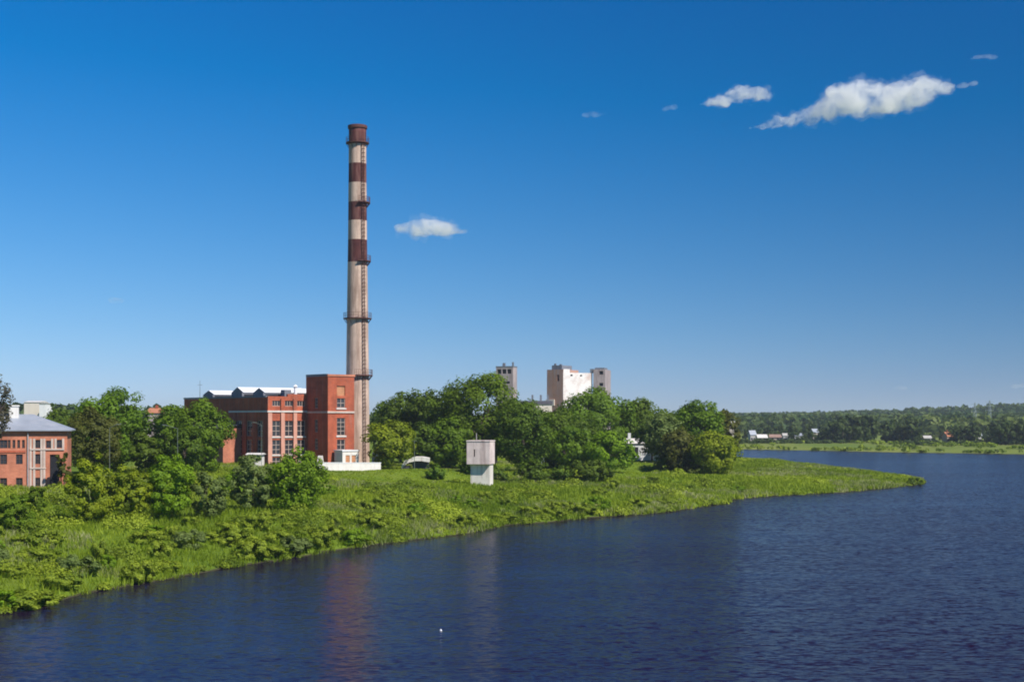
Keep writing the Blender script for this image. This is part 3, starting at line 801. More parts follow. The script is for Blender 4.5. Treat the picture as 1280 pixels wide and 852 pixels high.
# front looks left of the camera, narrow right side catches the sun
tu = Vector((0.975, -0.222, 0)); tn_ = Vector((-0.222, -0.975, 0)); tv = -tn_
k = dT/F
Wc, Hs, Hc = 28.5*k/0.97, (608-579.5)*k, (579.5-551.5)*k
Dp = 6.4*k/0.24
def rect(mb, cx, cy, w, d_, z0, z1): mb.obox(tu*(cx-w/2)+tv*(cy-d_/2)+Z*z0, tu*w, tv*d_, Z*(z1-z0))
cyc = 0.0
mb = MB(); ws = Wc*0.84; dsn = Dp*0.66; sh = tv*(Dp*0.07)+tu*(Wc*0.03)
mb.wall(sh+tu*(-ws/2)-tv*(dsn/2)-Z*0.6, tu, tn_, ws, Hs+0.6, [], .1); mb.wall(sh+tu*(-ws/2)+tv*(dsn/2)-Z*0.6, -tv, -tu, dsn, Hs+0.6, [], .1); mb.wall(sh+tu*(ws/2)-tv*(dsn/2)-Z*0.6, tv, tu, dsn, Hs+0.6, [], .1); mb.wall(sh+tu*(ws/2)+tv*(dsn/2)-Z*0.6, -tu, tv, ws, Hs+0.6, [], .1)
mb.build('shaft', M['tower_cream'], tr)
mb = MB(); zl = Hs+0.002
ch_ = [(-Wc/2+1.35, -Wc/2+1.7, Hc*0.38, Hc*0.68)]
wh = [(Wc*0.30, Wc*0.36, Hc*0.33, Hc*0.66)]
mb.wall(tu*(-Wc/2)-tv*(Dp/2)+Z*zl, tu, tn_, Wc, Hc, wh, .2); mb.wall(tu*(-Wc/2)+tv*(Dp/2)+Z*zl, -tv, -tu, Dp, Hc, [], .1); mb.wall(tu*(Wc/2)-tv*(Dp/2)+Z*zl, tv, tu, Dp, Hc, [], .1); mb.wall(tu*(Wc/2)+tv*(Dp/2)+Z*zl, -tu, tv, Wc, Hc, [], .1)
q = tu*(-Wc/2)-tv*(Dp/2)+Z*zl; mb.quad(q, q+tv*Dp, q+tv*Dp+tu*Wc, q+tu*Wc)
cab = mb.build('cabin', M['tower_pink'], tr)
mb = MB(); q = tu*(-Wc/2+wh[0][0])-tv*(Dp/2)-tn_*0.2+Z*(zl+wh[0][2]); mb.quad(q, q+tu*(wh[0][1]-wh[0][0]), q+tu*(wh[0][1]-wh[0][0])+Z*Hc*0.33, q+Z*Hc*0.33); mb.build('slit_window', M['window_dark_and_shade'], cab)
mb = MB(); rect(mb, 0, 0, Wc+0.16, Dp+0.16, zl+Hc+0.002, zl+Hc+0.22); mb.build('roof_slab', M['tower_pink'], tr)
mb = MB(); mb.tube(tu*(-0.8)+Z*(zl+Hc+0.32), tu*(-0.8)+Z*(zl+Hc+1.5), 0.07, 0.05, 6); mb.build('vent_pipe', M['pipe'], tr)

# ------------------------------------------------------------------ grain elevator and tower block in the town
def ruin(name, o, dirF, W, D, H, matF, matS, label, cat, holes_f=(), holes_s=(), caps=(), parent=None):
    a = Vector((*dirF, 0)).normalized(); n = Vector((a.y, -a.x, 0)); vv = -n
    return a, n, vv
ge = empty('grain_elevator', on(705, 600)); tag(ge, 'derelict white and rust brown grain elevator rising behind the trees', 'grain elevator')
gd = 600.0; gz0 = ge.location.z
gu = Vector((0.90, 0.43, 0)); gn = Vector((0.43, -0.90, 0)); gv = -gn      # white main face, looking right of the camera
gH = lambda py, d=600: zof(py, d)-gz0
def gcol(px, d): return Vector(((px-640)/F*d, d, 0))
kx = 600/F
# near corner between brown and white faces at px 704
o = Vector((0, 0, 0))
tX = (704-640)/F
Ww = 36.5*kx/(0.90-tX*0.43); Wb = 20*kx/(0.43+tX*0.90)
# the brown face is turned to the left of the camera, in half shade
bu = -Vector((0.86, -0.51, 0)).normalized()
bn = Vector((-0.51, -0.86, 0)).normalized()
Wb = 20.5*kx/0.88
off = gcol(704, 600)-Vector((ge.location.x, ge.location.y, 0))
def gbuild(mb, name, mat, parent=ge):
    mb.v = [(a_+off.x, b2+off.y, c2) for a_, b2, c2 in mb.v]; return mb.build(name, mat, parent)
Hw_, Hb_ = gH(461), gH(462)
mb = MB()
hol = []
mb.wall(o, gu, gn, Ww, gH(465.5), [(3.5,4.6,gH(469.8),gH(467.6)),(8.2,9.2,gH(470),gH(467.8))], 0.5)
mb.wall(o+gu*Ww, gv, gu, 16, gH(465.5), [], .1)
mb.quad(o+Z*gH(465.6), o+gu*Ww+Z*gH(465.6), o+gu*Ww+gv*14+Z*gH(465.6), o+gv*14+Z*gH(465.6))
gbuild(mb, 'storage_wall', M['silo_white'])
mb = MB(); mb.obox(o+gu*0.2-gn*3+Z*gH(465.4), gu*3.0, gn*2.9, Z*(gH(461)-gH(465.4))); gbuild(mb, 'broken_parapet', M['silo_white'])
mb = MB()
lw = o + bu*Wb
mb.wall(lw, -bu, bn, Wb, gH(461.5), [(4.9,6.0,gH(476),gH(468))], 0.6)
mb.wall(lw-bn*14, bn, bu, 14, gH(461.5), [], .1)
mb.quad(lw+Z*gH(461.7), o+Z*gH(461.7), o-bn*14+Z*gH(461.7), lw-bn*14+Z*gH(461.7))
mb.wall(o, -bn, -bu, 14, gH(461.5), [], .1)
gbuild(mb, 'headhouse_wall', M['silo_brown'])
mb = MB()
mb.obox(o+bu*(Wb*0.74)-bn*0.6+Z*gH(461.7), -bu*Wb*0.62, -bn*9, Z*(gH(456.2)-gH(461.7)))
mb.obox(o+bu*(Wb*0.62)-bn*0.9+Z*gH(456.2), -bu*Wb*0.1, -bn*0.8, Z*0.8); mb.obox(o+bu*(Wb*0.3)-bn*0.9+Z*gH(456.2), -bu*Wb*0.12, -bn*0.8, Z*0.5)
gbuild(mb, 'headhouse_roof', M['slate_cap'])
mb = MB(); mb.obox(o+bu*Wb+bu*0.4+bn*0.5+Z*gH(506.5), -bu*4.2, -bn*6, Z*(gH(499)-gH(506.5))); gbuild(mb, 'annex', M['house_cream'])
# right hand tower part
o2 = o+gu*Ww+gn*1.2
mb = MB(); a2 = Vector((0.97, -0.24, 0)); n2_ = Vector((-0.24, -0.97, 0))
Wr = 14.5*kx/0.97
wl_ = [(Wr*0.5, Wr*0.5+1.7, gH(467.5), gH(463)), (Wr*0.5, Wr*0.5+1.7, gH(482), gH(478))]
mb.wall(o2, a2, n2_, Wr, gH(461), wl_, 0.5); mb.wall(o2+a2*Wr, -n2_, a2, 14, gH(461), [], .1); mb.wall(o2-n2_*14, n2_, -a2, 14, gH(461), [], .1); mb.quad(o2+Z*gH(461.2), o2+a2*Wr+Z*gH(461.2), o2+a2*Wr-n2_*14+Z*gH(461.2), o2-n2_*14+Z*gH(461.2))
gbuild(mb, 'stair_tower_wall', M['silo_pink'])
for h in wl_:
    mb = MB(); q = o2+a2*h[0]-n2_*0.5+Z*h[2]; mb.quad(q, q+a2*1.7, q+a2*1.7+Z*(h[3]-h[2]), q+Z*(h[3]-h[2])); gbuild(mb, 'window', M['window_dark_and_shade'])
mb = MB(); mb.obox(o2+a2*0.5-n2_*0.6+Z*gH(461), a2*(Wr-1.0), -n2_*8, Z*(gH(458.8)-gH(461))); mb.obox(o2-a2*1.6-n2_*0.6+Z*gH(465.3), a2*1.55, -n2_*3, Z*(gH(460.2)-gH(465.3))); gbuild(mb, 'tower_roof', M['slate_cap'])
wf = [(3.5,4.6,gH(469.8),gH(467.6)),(8.2,9.2,gH(470),gH(467.8))]
for h in wf:
    mb = MB(); q = o+gu*h[0]-gn*0.5+Z*h[2]; mb.quad(q, q+gu*(h[1]-h[0]), q+gu*(h[1]-h[0])+Z*(h[3]-h[2]), q+Z*(h[3]-h[2])); gbuild(mb, 'window', M['window_dark_and_shade'])
mb = MB(); h = (4.9,6.0,gH(476),gH(468)); q = lw-bu*h[0]-bn*0.6+Z*h[2]; mb.quad(q, q-bu*1.1, q-bu*1.1+Z*(h[3]-h[2]), q+Z*(h[3]-h[2])); gbuild(mb, 'opening', M['rust'])

# pinkish tower block
tb = empty('tower_block', on(631, 560)); tag(tb, 'narrow pinkish concrete tower with a sunlit right edge above the tallest tree', 'tower')
td = 560.0; tz0 = tb.location.z; tH = lambda py: zof(py, td)-tz0
kx = td/F; ta_ = Vector((0.95, -0.31, 0)); tn2 = Vector((-0.31, -0.95, 0))
Wq = 21.5*kx/0.95; Dq = 4.8*kx/0.31
o = Vector((-(631-620)*kx, 0, 0))
rowsw = [(0.5+i*2.1, 2.2+i*2.1, tH(467.0), tH(461.3)) for i in range(3)] + [(2.8, 5.8, tH(479.5), tH(476.5))]
mb = MB(); mb.wall(o, ta_, tn2, Wq, tH(458.8), rowsw, 0.6); mb.wall(o+ta_*Wq, -tn2, ta_, Dq, tH(458.8), [], .1); mb.wall(o-tn2*Dq, tn2, -ta_, Dq, tH(458.8), [], .1); mb.wall(o+ta_*Wq-tn2*Dq, -ta_, -tn2, Wq, tH(458.8), [], .1)
mb.build('wall', M['silo_pink'], tb)
for h in rowsw:
    mb = MB(); q = o+ta_*h[0]-tn2*0.6+Z*h[2]; mb.quad(q, q+ta_*(h[1]-h[0]), q+ta_*(h[1]-h[0])+Z*(h[3]-h[2]), q+Z*(h[3]-h[2])); mb.build('opening', M['window_dark_and_shade'], tb)
mb = MB(); mb.obox(o-ta_*0.1+tn2*0.1+Z*(tH(458.8)), ta_*(Wq+0.2), -tn2*(Dq+0.2), Z*0.4); mb.obox(o+ta_*2.4-tn2*1.0+Z*(tH(458.8)+0.4), ta_*1.0, -tn2*1.0, Z*1.3); mb.obox(o+ta_*6.4-tn2*1.0+Z*(tH(458.8)+0.4), ta_*0.6, -tn2*0.6, Z*1.6)
mb.build('roof', M['slate_cap'], tb)
# long low dark roofed shed between the two
def shed(name, px0, px1, d, ytop, yeave, mats, label, depth=8, cat='shed', roofmat='roof_dark', posts=(), ybase=None):
    p0 = on(px0, d); p1 = Vector(((px1-640)/F*d, d, 0)); W = (px1-px0)/F*d
    z0 = p0.z if ybase is None else zof(ybase, d)
    e = empty(name, (p0.x, d, z0)); tag(e, label, cat)
    h0 = zof(yeave, d)-z0; h1 = zof(ytop, d)-z0
    mb = MB(); mb.box(0, W, 0, depth, -0.5, h0); mb.build('wall', M[mats], e)
    mb = MB(); o_ = 0.35; P = [(-o_, -o_, h0), (W+o_, -o_, h0), (W+o_, depth/2, h1), (-o_, depth/2, h1), (-o_, depth+o_, h0), (W+o_, depth+o_, h0)]
    P = [Vector(q)+Z*0.003 for q in P]
    mb.quad(P[0], P[1], P[2], P[3]); mb.quad(P[3], P[2], P[5], P[4]); mb.poly([P[0], P[3], P[4]]); mb.poly([P[1], P[5], P[2]]); mb.quad(P[4], P[5], P[1], P[0])
    mb.build('roof', M[roofmat], e)
    return e, W, h0, h1
e, W, h0, h1 = shed('warehouse', 646, 690, 575, 500.5, 505, 'house_cream', 'long low warehouse with a dark roof between the pink tower and the grain elevator')
for x in (0.42, 0.66, 0.86):
    mb = MB(); mb.box(W*x, W*x+0.8, 3.5, 4.4, h1-0.6, h1+2.4); mb.build('roof_vent', M['slate_cap'], e)
mb = MB(); mb.box(-0.5, 0.5, -0.5, 0.5, 0, 1)
# white villa glimpsed through the trees
e, W, h0, h1 = shed('white_villa', 783, 813, 352, 547.8, 554, 'house_white', 'low white house with a pale roof glimpsed between the riverside trees', 7, 'house', 'concrete')
mb = MB(); mb.box(0.5, 1.2, 1.2, 1.9, h0, zof(541, 352)-e.location.z); mb.build('chimney_stack', M['house_white'], e)
mb = MB(); mb.box(1.6, 3.0, -0.06, -0.004, h0-3.0, h0-0.9); mb.build('door', M['window_dark_and_shade'], e)
mb = MB(); mb.box(W+0.01, W+2.6, -1.5, 4.0, -0.6, zof(560, 352)-e.location.z); mb.build('annex', M['house_white'], e)
# distant town at the left
shed('apartment_house', 30, 49, 700, 500.6, 502.5, 'house_cream', 'distant cream apartment block behind the grey roof of the brick house', 14, 'apartment block', 'concrete')
shed('white_block', 49, 57, 690, 503.5, 504.2, 'house_white', 'distant narrow white block right beside the cream apartment block', 10, 'apartment block', 'concrete')
e, W, h0, h1 = shed('pink_house', 184, 196, 420, 509.5, 516, 'silo_pink', 'distant pinkish house showing between two round trees', 8, 'house', 'roof_orange')
mb = MB(); mb.box(W*0.55, W*0.55+0.7, 3.5, 4.2, h0, zof(506, 420)-e.location.z); mb.build('chimney_stack', M['brick'], e)
# pale sheds and bits in front of the station
shed('pale_shed', 309, 326, 276, 566, 568, 'plaster', 'pale low shed in front of the dark side of the power station', 4, 'shed', 'concrete')

# white concrete canopy mouth of a culvert by the lime tree
cpn = at(519, 586); kk = cpn.y/F
cv = empty('concrete_canopy', cpn); tag(cv, 'curved white concrete canopy over a dark opening in the grass bank', 'canopy')
mb = MB()
pts = [(-17*kk, 0.1), (-13*kk, 0.95), (-8*kk, 1.45), (0, 1.75), (8*kk, 1.75), (17*kk, 1.5)]
for (x0, z0), (x1, z1) in zip(pts[:-1], pts[1:]):
    mb.poly([(x0,0,z0+0.75),(x1,0,z1+0.75),(x1,4,z1+0.75),(x0,4,z0+0.75)]); mb.poly([(x0,0,z0-0.1),(x0,4,z0-0.1),(x1,4,z1-0.1),(x1,0,z1-0.1)]); mb.poly([(x0,0,z0-0.1),(x1,0,z1-0.1),(x1,0,z1+0.75),(x0,0,z0+0.75)])
mb.quad((17*kk,0,1.4),(17*kk,4,1.4),(17*kk,4,2.25),(17*kk,0,2.25)); mb.quad((-17*kk,4,0),(-17*kk,0,0),(-17*kk,0,.85),(-17*kk,4,.85))
mb.build('canopy_slab', M['bright_white'], cv)
mb = MB(); mb.box(-17*kk, -8*kk, 0.3, 4, -0.5, 0.6); mb.box(-4*kk, 16*kk, 1.5, 4, -1.0, 1.58); mb.build('back_wall', M['roof_dark'], cv)

# white boards on the slope
for px, py, d, lab in ((677, 573, 300, 'small white board on the slope right of the dark drooping tree'), (705, 572, 318, 'small white board low between two bushy trees on the slope')):
    p = on(px, d); hh = max(zof(py-1.5, d)-p.z, 1.2); mb = MB()
    mb.box(-0.05, 0.05, -0.05, 0.05, -0.3, hh-0.9); mb.box(-0.6, 0.6, -0.06, -0.0, hh-0.9, hh)
    o = mb.build('sign_board', M['house_white']); o.location = p; tag(o, lab, 'sign board')

# street lamps at the road
def lamp(px, d, top, arm, label):
    p = on(px, d); h = zof(top, d)-p.z
    e = empty('street_lamp', p); tag(e, label, 'street lamp', 'street lamps along the river road')
    mb = MB(); mb.tube((0,0,-0.2), (0,0,h), 0.055, 0.035, 8); mb.build('pole', M['lamp_grey'], e)
    mb = MB(); mb.tube((0,0,h-0.05), (arm,-0.3,h+0.45), 0.035, 0.03, 6); mb.build('arm', M['lamp_grey'], e)
    mb = MB(); s_ = 1 if arm > 0 else -1
    mb.obox((arm-0.1*s_,-0.45,h+0.38), (0.7*s_,0,0.08), (0,0.24,0), (0,0,0.12)); mb.build('lamp_head', M['lamp_grey'], e)
lamp(137, 208, 534, 1.2, 'grey street lamp in front of the big round tree near the brick house')
lamp(222, 212, 535, -1.6, 'grey street lamp in front of the trees left of the power station')
lamp(327, 262, 531, -1.0, 'grey street lamp against the dark side wall of the power station')
mb = MB(); p = on(518, 286); h = zof(563, 286)-p.z
o = mb.tube((0,0,-0.2),(0,0,h+2.0),0.07,0.05,8); mb.tube((-0.5,0,h+2),(0.5,0,h+2),0.05,0.05,6)
o = mb.build('lamp_post', M['lamp_grey']); o.location = p; tag(o, 'thin grey post with a crossbar rising behind the white canopy', 'post')

# ------------------------------------------------------------------ trees
T = tree
T('bare_tree', -9, 165, 52, 468, 'twig', 'thin greyish half bare tree at the left edge before the brick house', bot=545, n=1500, loose=0.9, clumps=40, size=0.22, limbs=20)
T('round_tree', 140, 255, 90, 488, 'mid', 'big dome shaped dark green tree just right of the brick house', bot=588)
T('brownish_tree', 117, 238, 62, 511, 'brown', 'dull olive brown tree in front of the big dome shaped tree', bot=590)
T('leafy_tree', 213, 258, 50, 507, 'mid', 'rounded green tree left of the power station beside the pink house', bot=585)
T('leafy_tree', 252, 250, 66, 502, 'mid', 'full green tree covering the dark left end of the power station', bot=590)
T('leafy_tree', 232, 242, 52, 534, 'dark', 'lower darker tree in front of the green trees by the power station', bot=592)
T('leafy_tree', 182, 246, 38, 541, 'dark', 'small dark tree filling the gap right of the big dome shaped tree', bot=592)
T('town_tree', 76, 330, 62, 512, 'dark', 'dark tree showing above the right end of the grey hipped roof', bot=560)
T('town_tree', 104, 345, 46, 516, 'dark', 'distant dark tree touching the left side of the big dome shaped tree', bot=560)
T('spruce_tree', 65.5, 420, 11, 503.5, 'dark', 'slim pointed distant conifer above the roof of the brick house', bot=535, shape='cone')
T('town_tree', 226, 400, 44, 510, 'dark', 'distant dark tree behind the trees left of the power station', bot=545)
T('lime_tree', 487, 285, 56, 527, 'yellow', 'compact tree with a yellowish top right of the chimney foot', bot=584)
T('old_tree', 501, 338, 66, 493, 'dark', 'dark tree right of the chimney at the left of the tree belt', bot=560)
T('old_tree', 529, 328, 56, 489, 'dark', 'dark green tree between the chimney tree belt and the tallest tree', bot=560)
T('old_tree', 558, 318, 62, 486, 'dark', 'tree leaning on the left side of the tallest tree in the belt', bot=570)
T('tall_tree', 602, 308, 98, 468.5, 'mid', 'tallest and broadest tree in the belt, its crown below the pink tower', bot=585)
T('park_tree', 560, 300, 54, 523, 'mid', 'lighter low tree in front of the belt, right of the white canopy', bot=585)
T('park_tree', 528, 300, 40, 530, 'dark', 'shaded small tree behind the post at the white canopy', bot=585)
T('park_tree', 655, 297, 80, 502, 'dark', 'dark drooping tree right behind the white river tower', bot=602)
T('park_tree', 692, 312, 58, 513, 'dark', 'mid sized tree below the low warehouse, right of the river tower', bot=595)
T('old_tree', 745, 365, 92, 487, 'mid', 'broad dark tree in front of the grain elevator', bot=560)
T('old_tree', 797, 372, 62, 499, 'dark', 'round dark tree right of the grain elevator', bot=560)
T('park_tree', 714, 305, 66, 534, 'mid', 'bushy mid green tree left of the light round one on the bank', bot=602)
T('park_tree', 762, 300, 64, 540, 'bright', 'light green round tree left of the white house', bot=597)
T('willow_tree', 832, 338, 52, 517, 'grey', 'greyish airy tree right above the white house', bot=575, loose=0.5)
T('old_tree', 874, 348, 66, 502, 'mid', 'last tall tree of the belt towards the open river', bot=580)
T('old_tree', 908, 372, 34, 513, 'brown', 'slim dull tree on the right flank of the last tall tree', bot=570)
T('willow_tree', 852, 326, 52, 537, 'brown', 'dark low tree between the white house and the yellow green tree', bot=588)
T('willow_tree', 893, 322, 66, 541, 'yellow', 'bushy yellow green tree at the right end of the belt', bot=590, shape='shrub')
for k, (px, d, w, tp) in enumerate([(668,430,60,512),(640,420,50,508),(620,360,60,505),(770,430,60,508),(840,430,50,513),(480,400,40,503),(560,380,50,500),(700,420,60,510),(725,330,50,520),(815,345,40,525)]):
    T('backdrop_tree', px, d, w, tp, 'dark', 'tree deep inside the dark belt, only patches of its crown showing', bot=565, group='trees deep in the belt', n=3500)

# tall shrubs on the slope
B = lambda px, py, w, tp, m, lab, **kw: tree('tall_shrub', px, 0, w, tp, m, lab, cat='shrub', shape='shrub', base=at(px, py), **kw)
B(112, 655, 60, 573, 'yellow', 'tall yellow green shrub, leftmost of the upright ones on the slope', dy=0.8)
B(164, 653, 48, 585, 'yellow', 'yellowish shrub second from the left on the slope', dy=0.8)
B(208, 650, 62, 570, 'bright', 'large mid green shrub below the green trees on the slope')
B(262, 648, 40, 590, 'grey', 'smaller grey green shrub between two large ones on the slope')
B(316, 638, 54, 569, 'grey', 'grey green willow shrub left of the brightest one on the slope')
B(372, 638, 68, 564, 'bright', 'brightest large shrub below the brick front of the power station')
B(20, 666, 46, 619, 'mid', 'dark round bush near the left edge below the brick house')
B(45, 642, 27, 608, 'mid', 'small dark bush before the foot of the brick house')
B(295, 620, 36, 588, 'bright', 'low bright bush left of the grey green willow shrub')
B(545, 599, 26, 580, 'mid', 'ragged bush right beside the white canopy')
B(665, 604, 40, 575, 'dark', 'dark bush right of the foot of the white river tower')
B(735, 603, 55, 575, 'dark', 'dark bush under the trees on the bank')

B(622, 603, 30, 582, 'dark', 'low dark bush just left of the bush at the foot of the river tower')
B(700, 602, 34, 582, 'dark', 'low dark bush between two bushes under the riverside trees')
B(590, 592, 34, 566, 'mid', 'leafy bush left behind the white river tower')
B(840, 592, 40, 566, 'dark', 'dark bush below the greyish airy tree by the white house')
B(79, 612, 18, 566, 'brown', 'narrow brownish bush hiding the right corner of the brick house')
B(1143, 606, 20, 597, 'dark', 'small dark bush at the very tip of the spit', n=900)
B(18, 607, 15, 579, 'mid', 'sapling before the brick house windows near the left edge')

# smaller bushes that can be told apart as lumps on the slope
proto = []
for k, m in enumerate(['under', 'under', 'grey', 'bright']):
    rg = np.random.default_rng(100+k)
    V, Fq, tn, Cw, rc = crown_arrays(1.0, 1.0, -0.1, 1.15, 30, 3600, 0.095, rg, 'free', 0.5)
    me = np_mesh('foliage', V, Fq, L[m], tn)
    COL.objects.unlink(me); proto.append(me)
rg = np.random.default_rng(5)
n_b = 0
def low_bush(px, py, wpx, hm, kind):   # one low bush
    p = at(px, py); e = empty('low_bush', p, rg.random()*6.28)
    tag(e, 'low rounded willow bush in the rough growth along the river bank', 'bush', 'low bushes scattered over the river bank')
    s_ = wpx/F*p.y/2; e.scale = (s_, s_, hm)
    c_ = proto[kind].copy(); link(c_); c_.parent = e
spots = []
for k in range(400):
    px = rg.uniform(-5, 930); 
    ys_ = np.interp(px, [q[0] for q in shore_px], [q[1] for q in shore_px])
    top_y = np.interp(px, [0, 100, 300, 420, 600, 640, 900], [668, 662, 650, 612, 618, 612, 600])
    f = rg.random()
    py = top_y + (ys_-4-top_y)*f
    if any(abs(px-a_)/1.5+abs(py-b2) < 13 for a_, b2 in spots): continue
    spots.append((px, py))
for px, py in spots[:75]:
    dd = 15*F/(py-HOR)
    wm = rg.uniform(1.6, 4.2)
    low_bush(px, py, wm*F/dd, rg.uniform(0.7, 1.7), int(rg.choice([0,0,1,1,1,2,3])))

# ------------------------------------------------------------------ undergrowth and grass on the bank (nobody could count it)
def sample_bank(n, rg, dmax=90):
    P = np.column_stack([rg.uniform(-75, 104, n*4), rg.uniform(90, 560, n*4)])
    px = 640+P[:,0]/P[:,1]*F
    P = P[(px > -30) & (px < 1200)]
    d = shore(P); P = P[(d > -0.25) & (d < dmax)][:n]
    return P
rg = np.random.default_rng(21)
# leaf lumps
P = sample_bank(5200, rg, 80); z = terrain(P); d = shore(P)
py = HOR+(CAMZ-z)*F/P[:,1]; px = 640+P[:,0]/P[:,1]*F
nz = vnoise(P, 9, 5, 3)
lawn = (py < np.interp(px, [0, 400, 480, 700, 800, 860], [0, 600, 612, 590, 598, 575]))
keep = ((nz > 0.55) | (d < 2.2)) & ~lawn
P, z, d, nz = P[keep], z[keep], d[keep], nz[keep]
Vs, Fs, Ts = [], [], []; k0 = 0
big = vnoise(P, 16, 9, 2)
for (x, y), zz_, dd, q, bg_ in zip(P, z, d, nz, big):
    r = rg.uniform(0.7, 2.0)*(0.8 if y > 260 else 1.0)*(0.6 if dd < 2.2 else 1); hh = r*rg.uniform(0.55, 1.1)*(0.55 if x > 40 else 0.9)
    n = int(260*r*r**0.5*(1.5 if y < 150 else 1.0)*min(1, 200/y))
    dd_ = rg.normal(size=(n,3)); dd_ /= np.linalg.norm(dd_, axis=1, keepdims=True); dd_[:,2] = np.abs(dd_[:,2])
    C_ = np.array([x, y, zz_-0.05]) + dd_*np.array([r, r, hh])*(0.55+0.62*rg.random((n,1))**0.8)
    Nn = dd_*0.8+rg.normal(size=(n,3))*0.36+np.array([0,0,0.25]); Nn /= np.linalg.norm(Nn, axis=1, keepdims=True)
    V, Fq = leaf_quads(C_, Nn, (0.11+0.13*rg.random(n))*(y/170)**0.9, rg)
    tone = np.clip(rg.normal(0.5+1.9*(bg_-0.5), 0.16)+rg.normal(size=n)*0.10, 0, 1)
    Vs.append(V); Fs.append(Fq+k0); Ts.append(np.repeat(tone,4)); k0 += len(V)
tag(np_mesh('undergrowth', np.concatenate(Vs), np.concatenate(Fs), L['under'], np.concatenate(Ts)), 'dense leafy weeds and willow shoots covering the river bank', 'undergrowth', kind='stuff')
# grass tufts: tapering blades
def blades(n, dmax, hmin, hmax, name, label, seed, mat='grass', where=None):
    rg = np.random.default_rng(seed)
    P = sample_bank(n, rg, dmax)
    if where is not None: P = P[where(P)]
    n = len(P)
    z = terrain(P); d = shore(P)
    px = 640+P[:,0]/P[:,1]*F; py = HOR+(CAMZ-z)*F/P[:,1]
    lawn = (py < np.interp(px, [0, 400, 480, 700, 800, 860], [0, 600, 612, 590, 598, 575]))
    h = (hmin+(hmax-hmin)*vnoise(P, 6, 33, 3))*(0.6+0.7*rg.random(n))*np.where(lawn, 0.35, 1.0)
    m = 5
    base = np.repeat(np.column_stack([P, z-0.05]), m, 0); hh = np.repeat(h, m)
    base[:,:2] += rg.normal(size=(n*m,2))*0.22
    an = rg.random(n*m)*6.283; w = 0.05+0.05*rg.random(n*m)
    a_ = np.column_stack([np.cos(an), np.sin(an), np.zeros(n*m)])*(w*(base[:,1]/170))[:,None]
    lean = rg.normal(size=(n*m,3))*np.array([0.32,0.32,0])*hh[:,None]
    tip = base+lean+np.column_stack([np.zeros(n*m), np.zeros(n*m), hh])
    V = np.stack([base-a_, base+a_, tip], 1).reshape(-1,3)
    Fq = np.arange(3*n*m).reshape(-1,3)
    tone = np.repeat(np.clip(0.5+1.5*(vnoise(P, 16, 44, 3)-0.45)+rg.normal(size=n)*0.15+lawn*0.1, 0, 1), 3*m)
    o = np_mesh(name, V, Fq, L[mat], tone)
    tag(o, label, 'grass', kind='stuff')
blades(90000, 110, 0.42, 0.98, 'bank_grass', 'tall bright green grass and reeds on the river bank', 51)

# pale flowering reeds in patches
L['reed'] = leaf('pale_reeds', (0.16, 0.20, 0.05), (0.36, 0.36, 0.17), (0.3, 0.3, 0.12), 0.0, 0.3)
blades(70000, 110, 0.5, 1.0, 'pale_reeds', 'pale flowering reeds in patches on the bank and the spit', 52, 'reed', lambda P: vnoise(P, 13, 66, 3) > np.where(P[:,0] > 30, 0.55, 0.62))
# ------------------------------------------------------------------ far bank, wood and hamlet
def blob_wood(name, pts, hts, wid, label, mat, seed, per=42, kind='stuff', cat='wood'):
    rg = np.random.default_rng(seed)
    n = len(pts); zs = terrain(pts)
    own = np.repeat(np.arange(n), per)
    u_ = rg.normal(size=(n*per,3)); u_ /= np.linalg.norm(u_, axis=1, keepdims=True)
    u_[:,2] = np.where(u_[:,2] < -0.3, -u_[:,2], u_[:,2])
    h = hts[own]; w = wid[own]
    C_ = np.column_stack([pts[own], zs[own]+h*0.52]) + u_*np.column_stack([w/2, w/2, h*0.5])*(0.75+0.35*rg.random((n*per,1)))
    Nn = u_*0.8+rg.normal(size=u_.shape)*0.45; Nn /= np.linalg.norm(Nn, axis=1, keepdims=True)
    sz = np.maximum(w, h)*0.30*(0.7+0.6*rg.random(n*per))
    V, Fq = leaf_quads(C_, Nn, sz, rg)
    tone = np.clip(0.45+0.7*(rg.random(n)[own]-0.5)+1.2*(vnoise(pts, 260, 61, 2)[own]-0.5)+rg.normal(size=n*per)*0.12, 0, 1)
    o = np_mesh(name, V, Fq, L[mat], np.repeat(tone, 4))
    return tag(o, label, cat, kind=kind)
rg = np.random.default_rng(77)
# wooded hills: belts of trees at growing distance
pts = []
for ylo, yhi, nn, thr in ((1000,1250,420,0.56),(1250,1700,800,0.52),(1700,2600,2600,0.37)):
    q = np.column_stack([rg.uniform(-0.05, 0.47, nn*3), rg.uniform(ylo, yhi, nn*3)]); q[:,0] *= q[:,1]
    nzv = vnoise(q, 170, 71, 3); q = q[nzv > thr][:nn]; pts.append(q)
q = np.column_stack([rg.uniform(-0.45, -0.03, 2600), rg.uniform(850, 2600, 2600)]); q[:,0] *= q[:,1]
dl_ = np.maximum(sdist(q, LAND), sdist(q, FAR)); q = q[(dl_ > 12) & (vnoise(q, 170, 71, 3) > 0.42)]; pts.append(q)
pts = np.concatenate(pts)
blob_wood('far_wood', pts, rg.uniform(8, 16, len(pts)), rg.uniform(8, 15, len(pts)), 'distant wooded hills along the horizon beyond the far bank', 'far', 78)
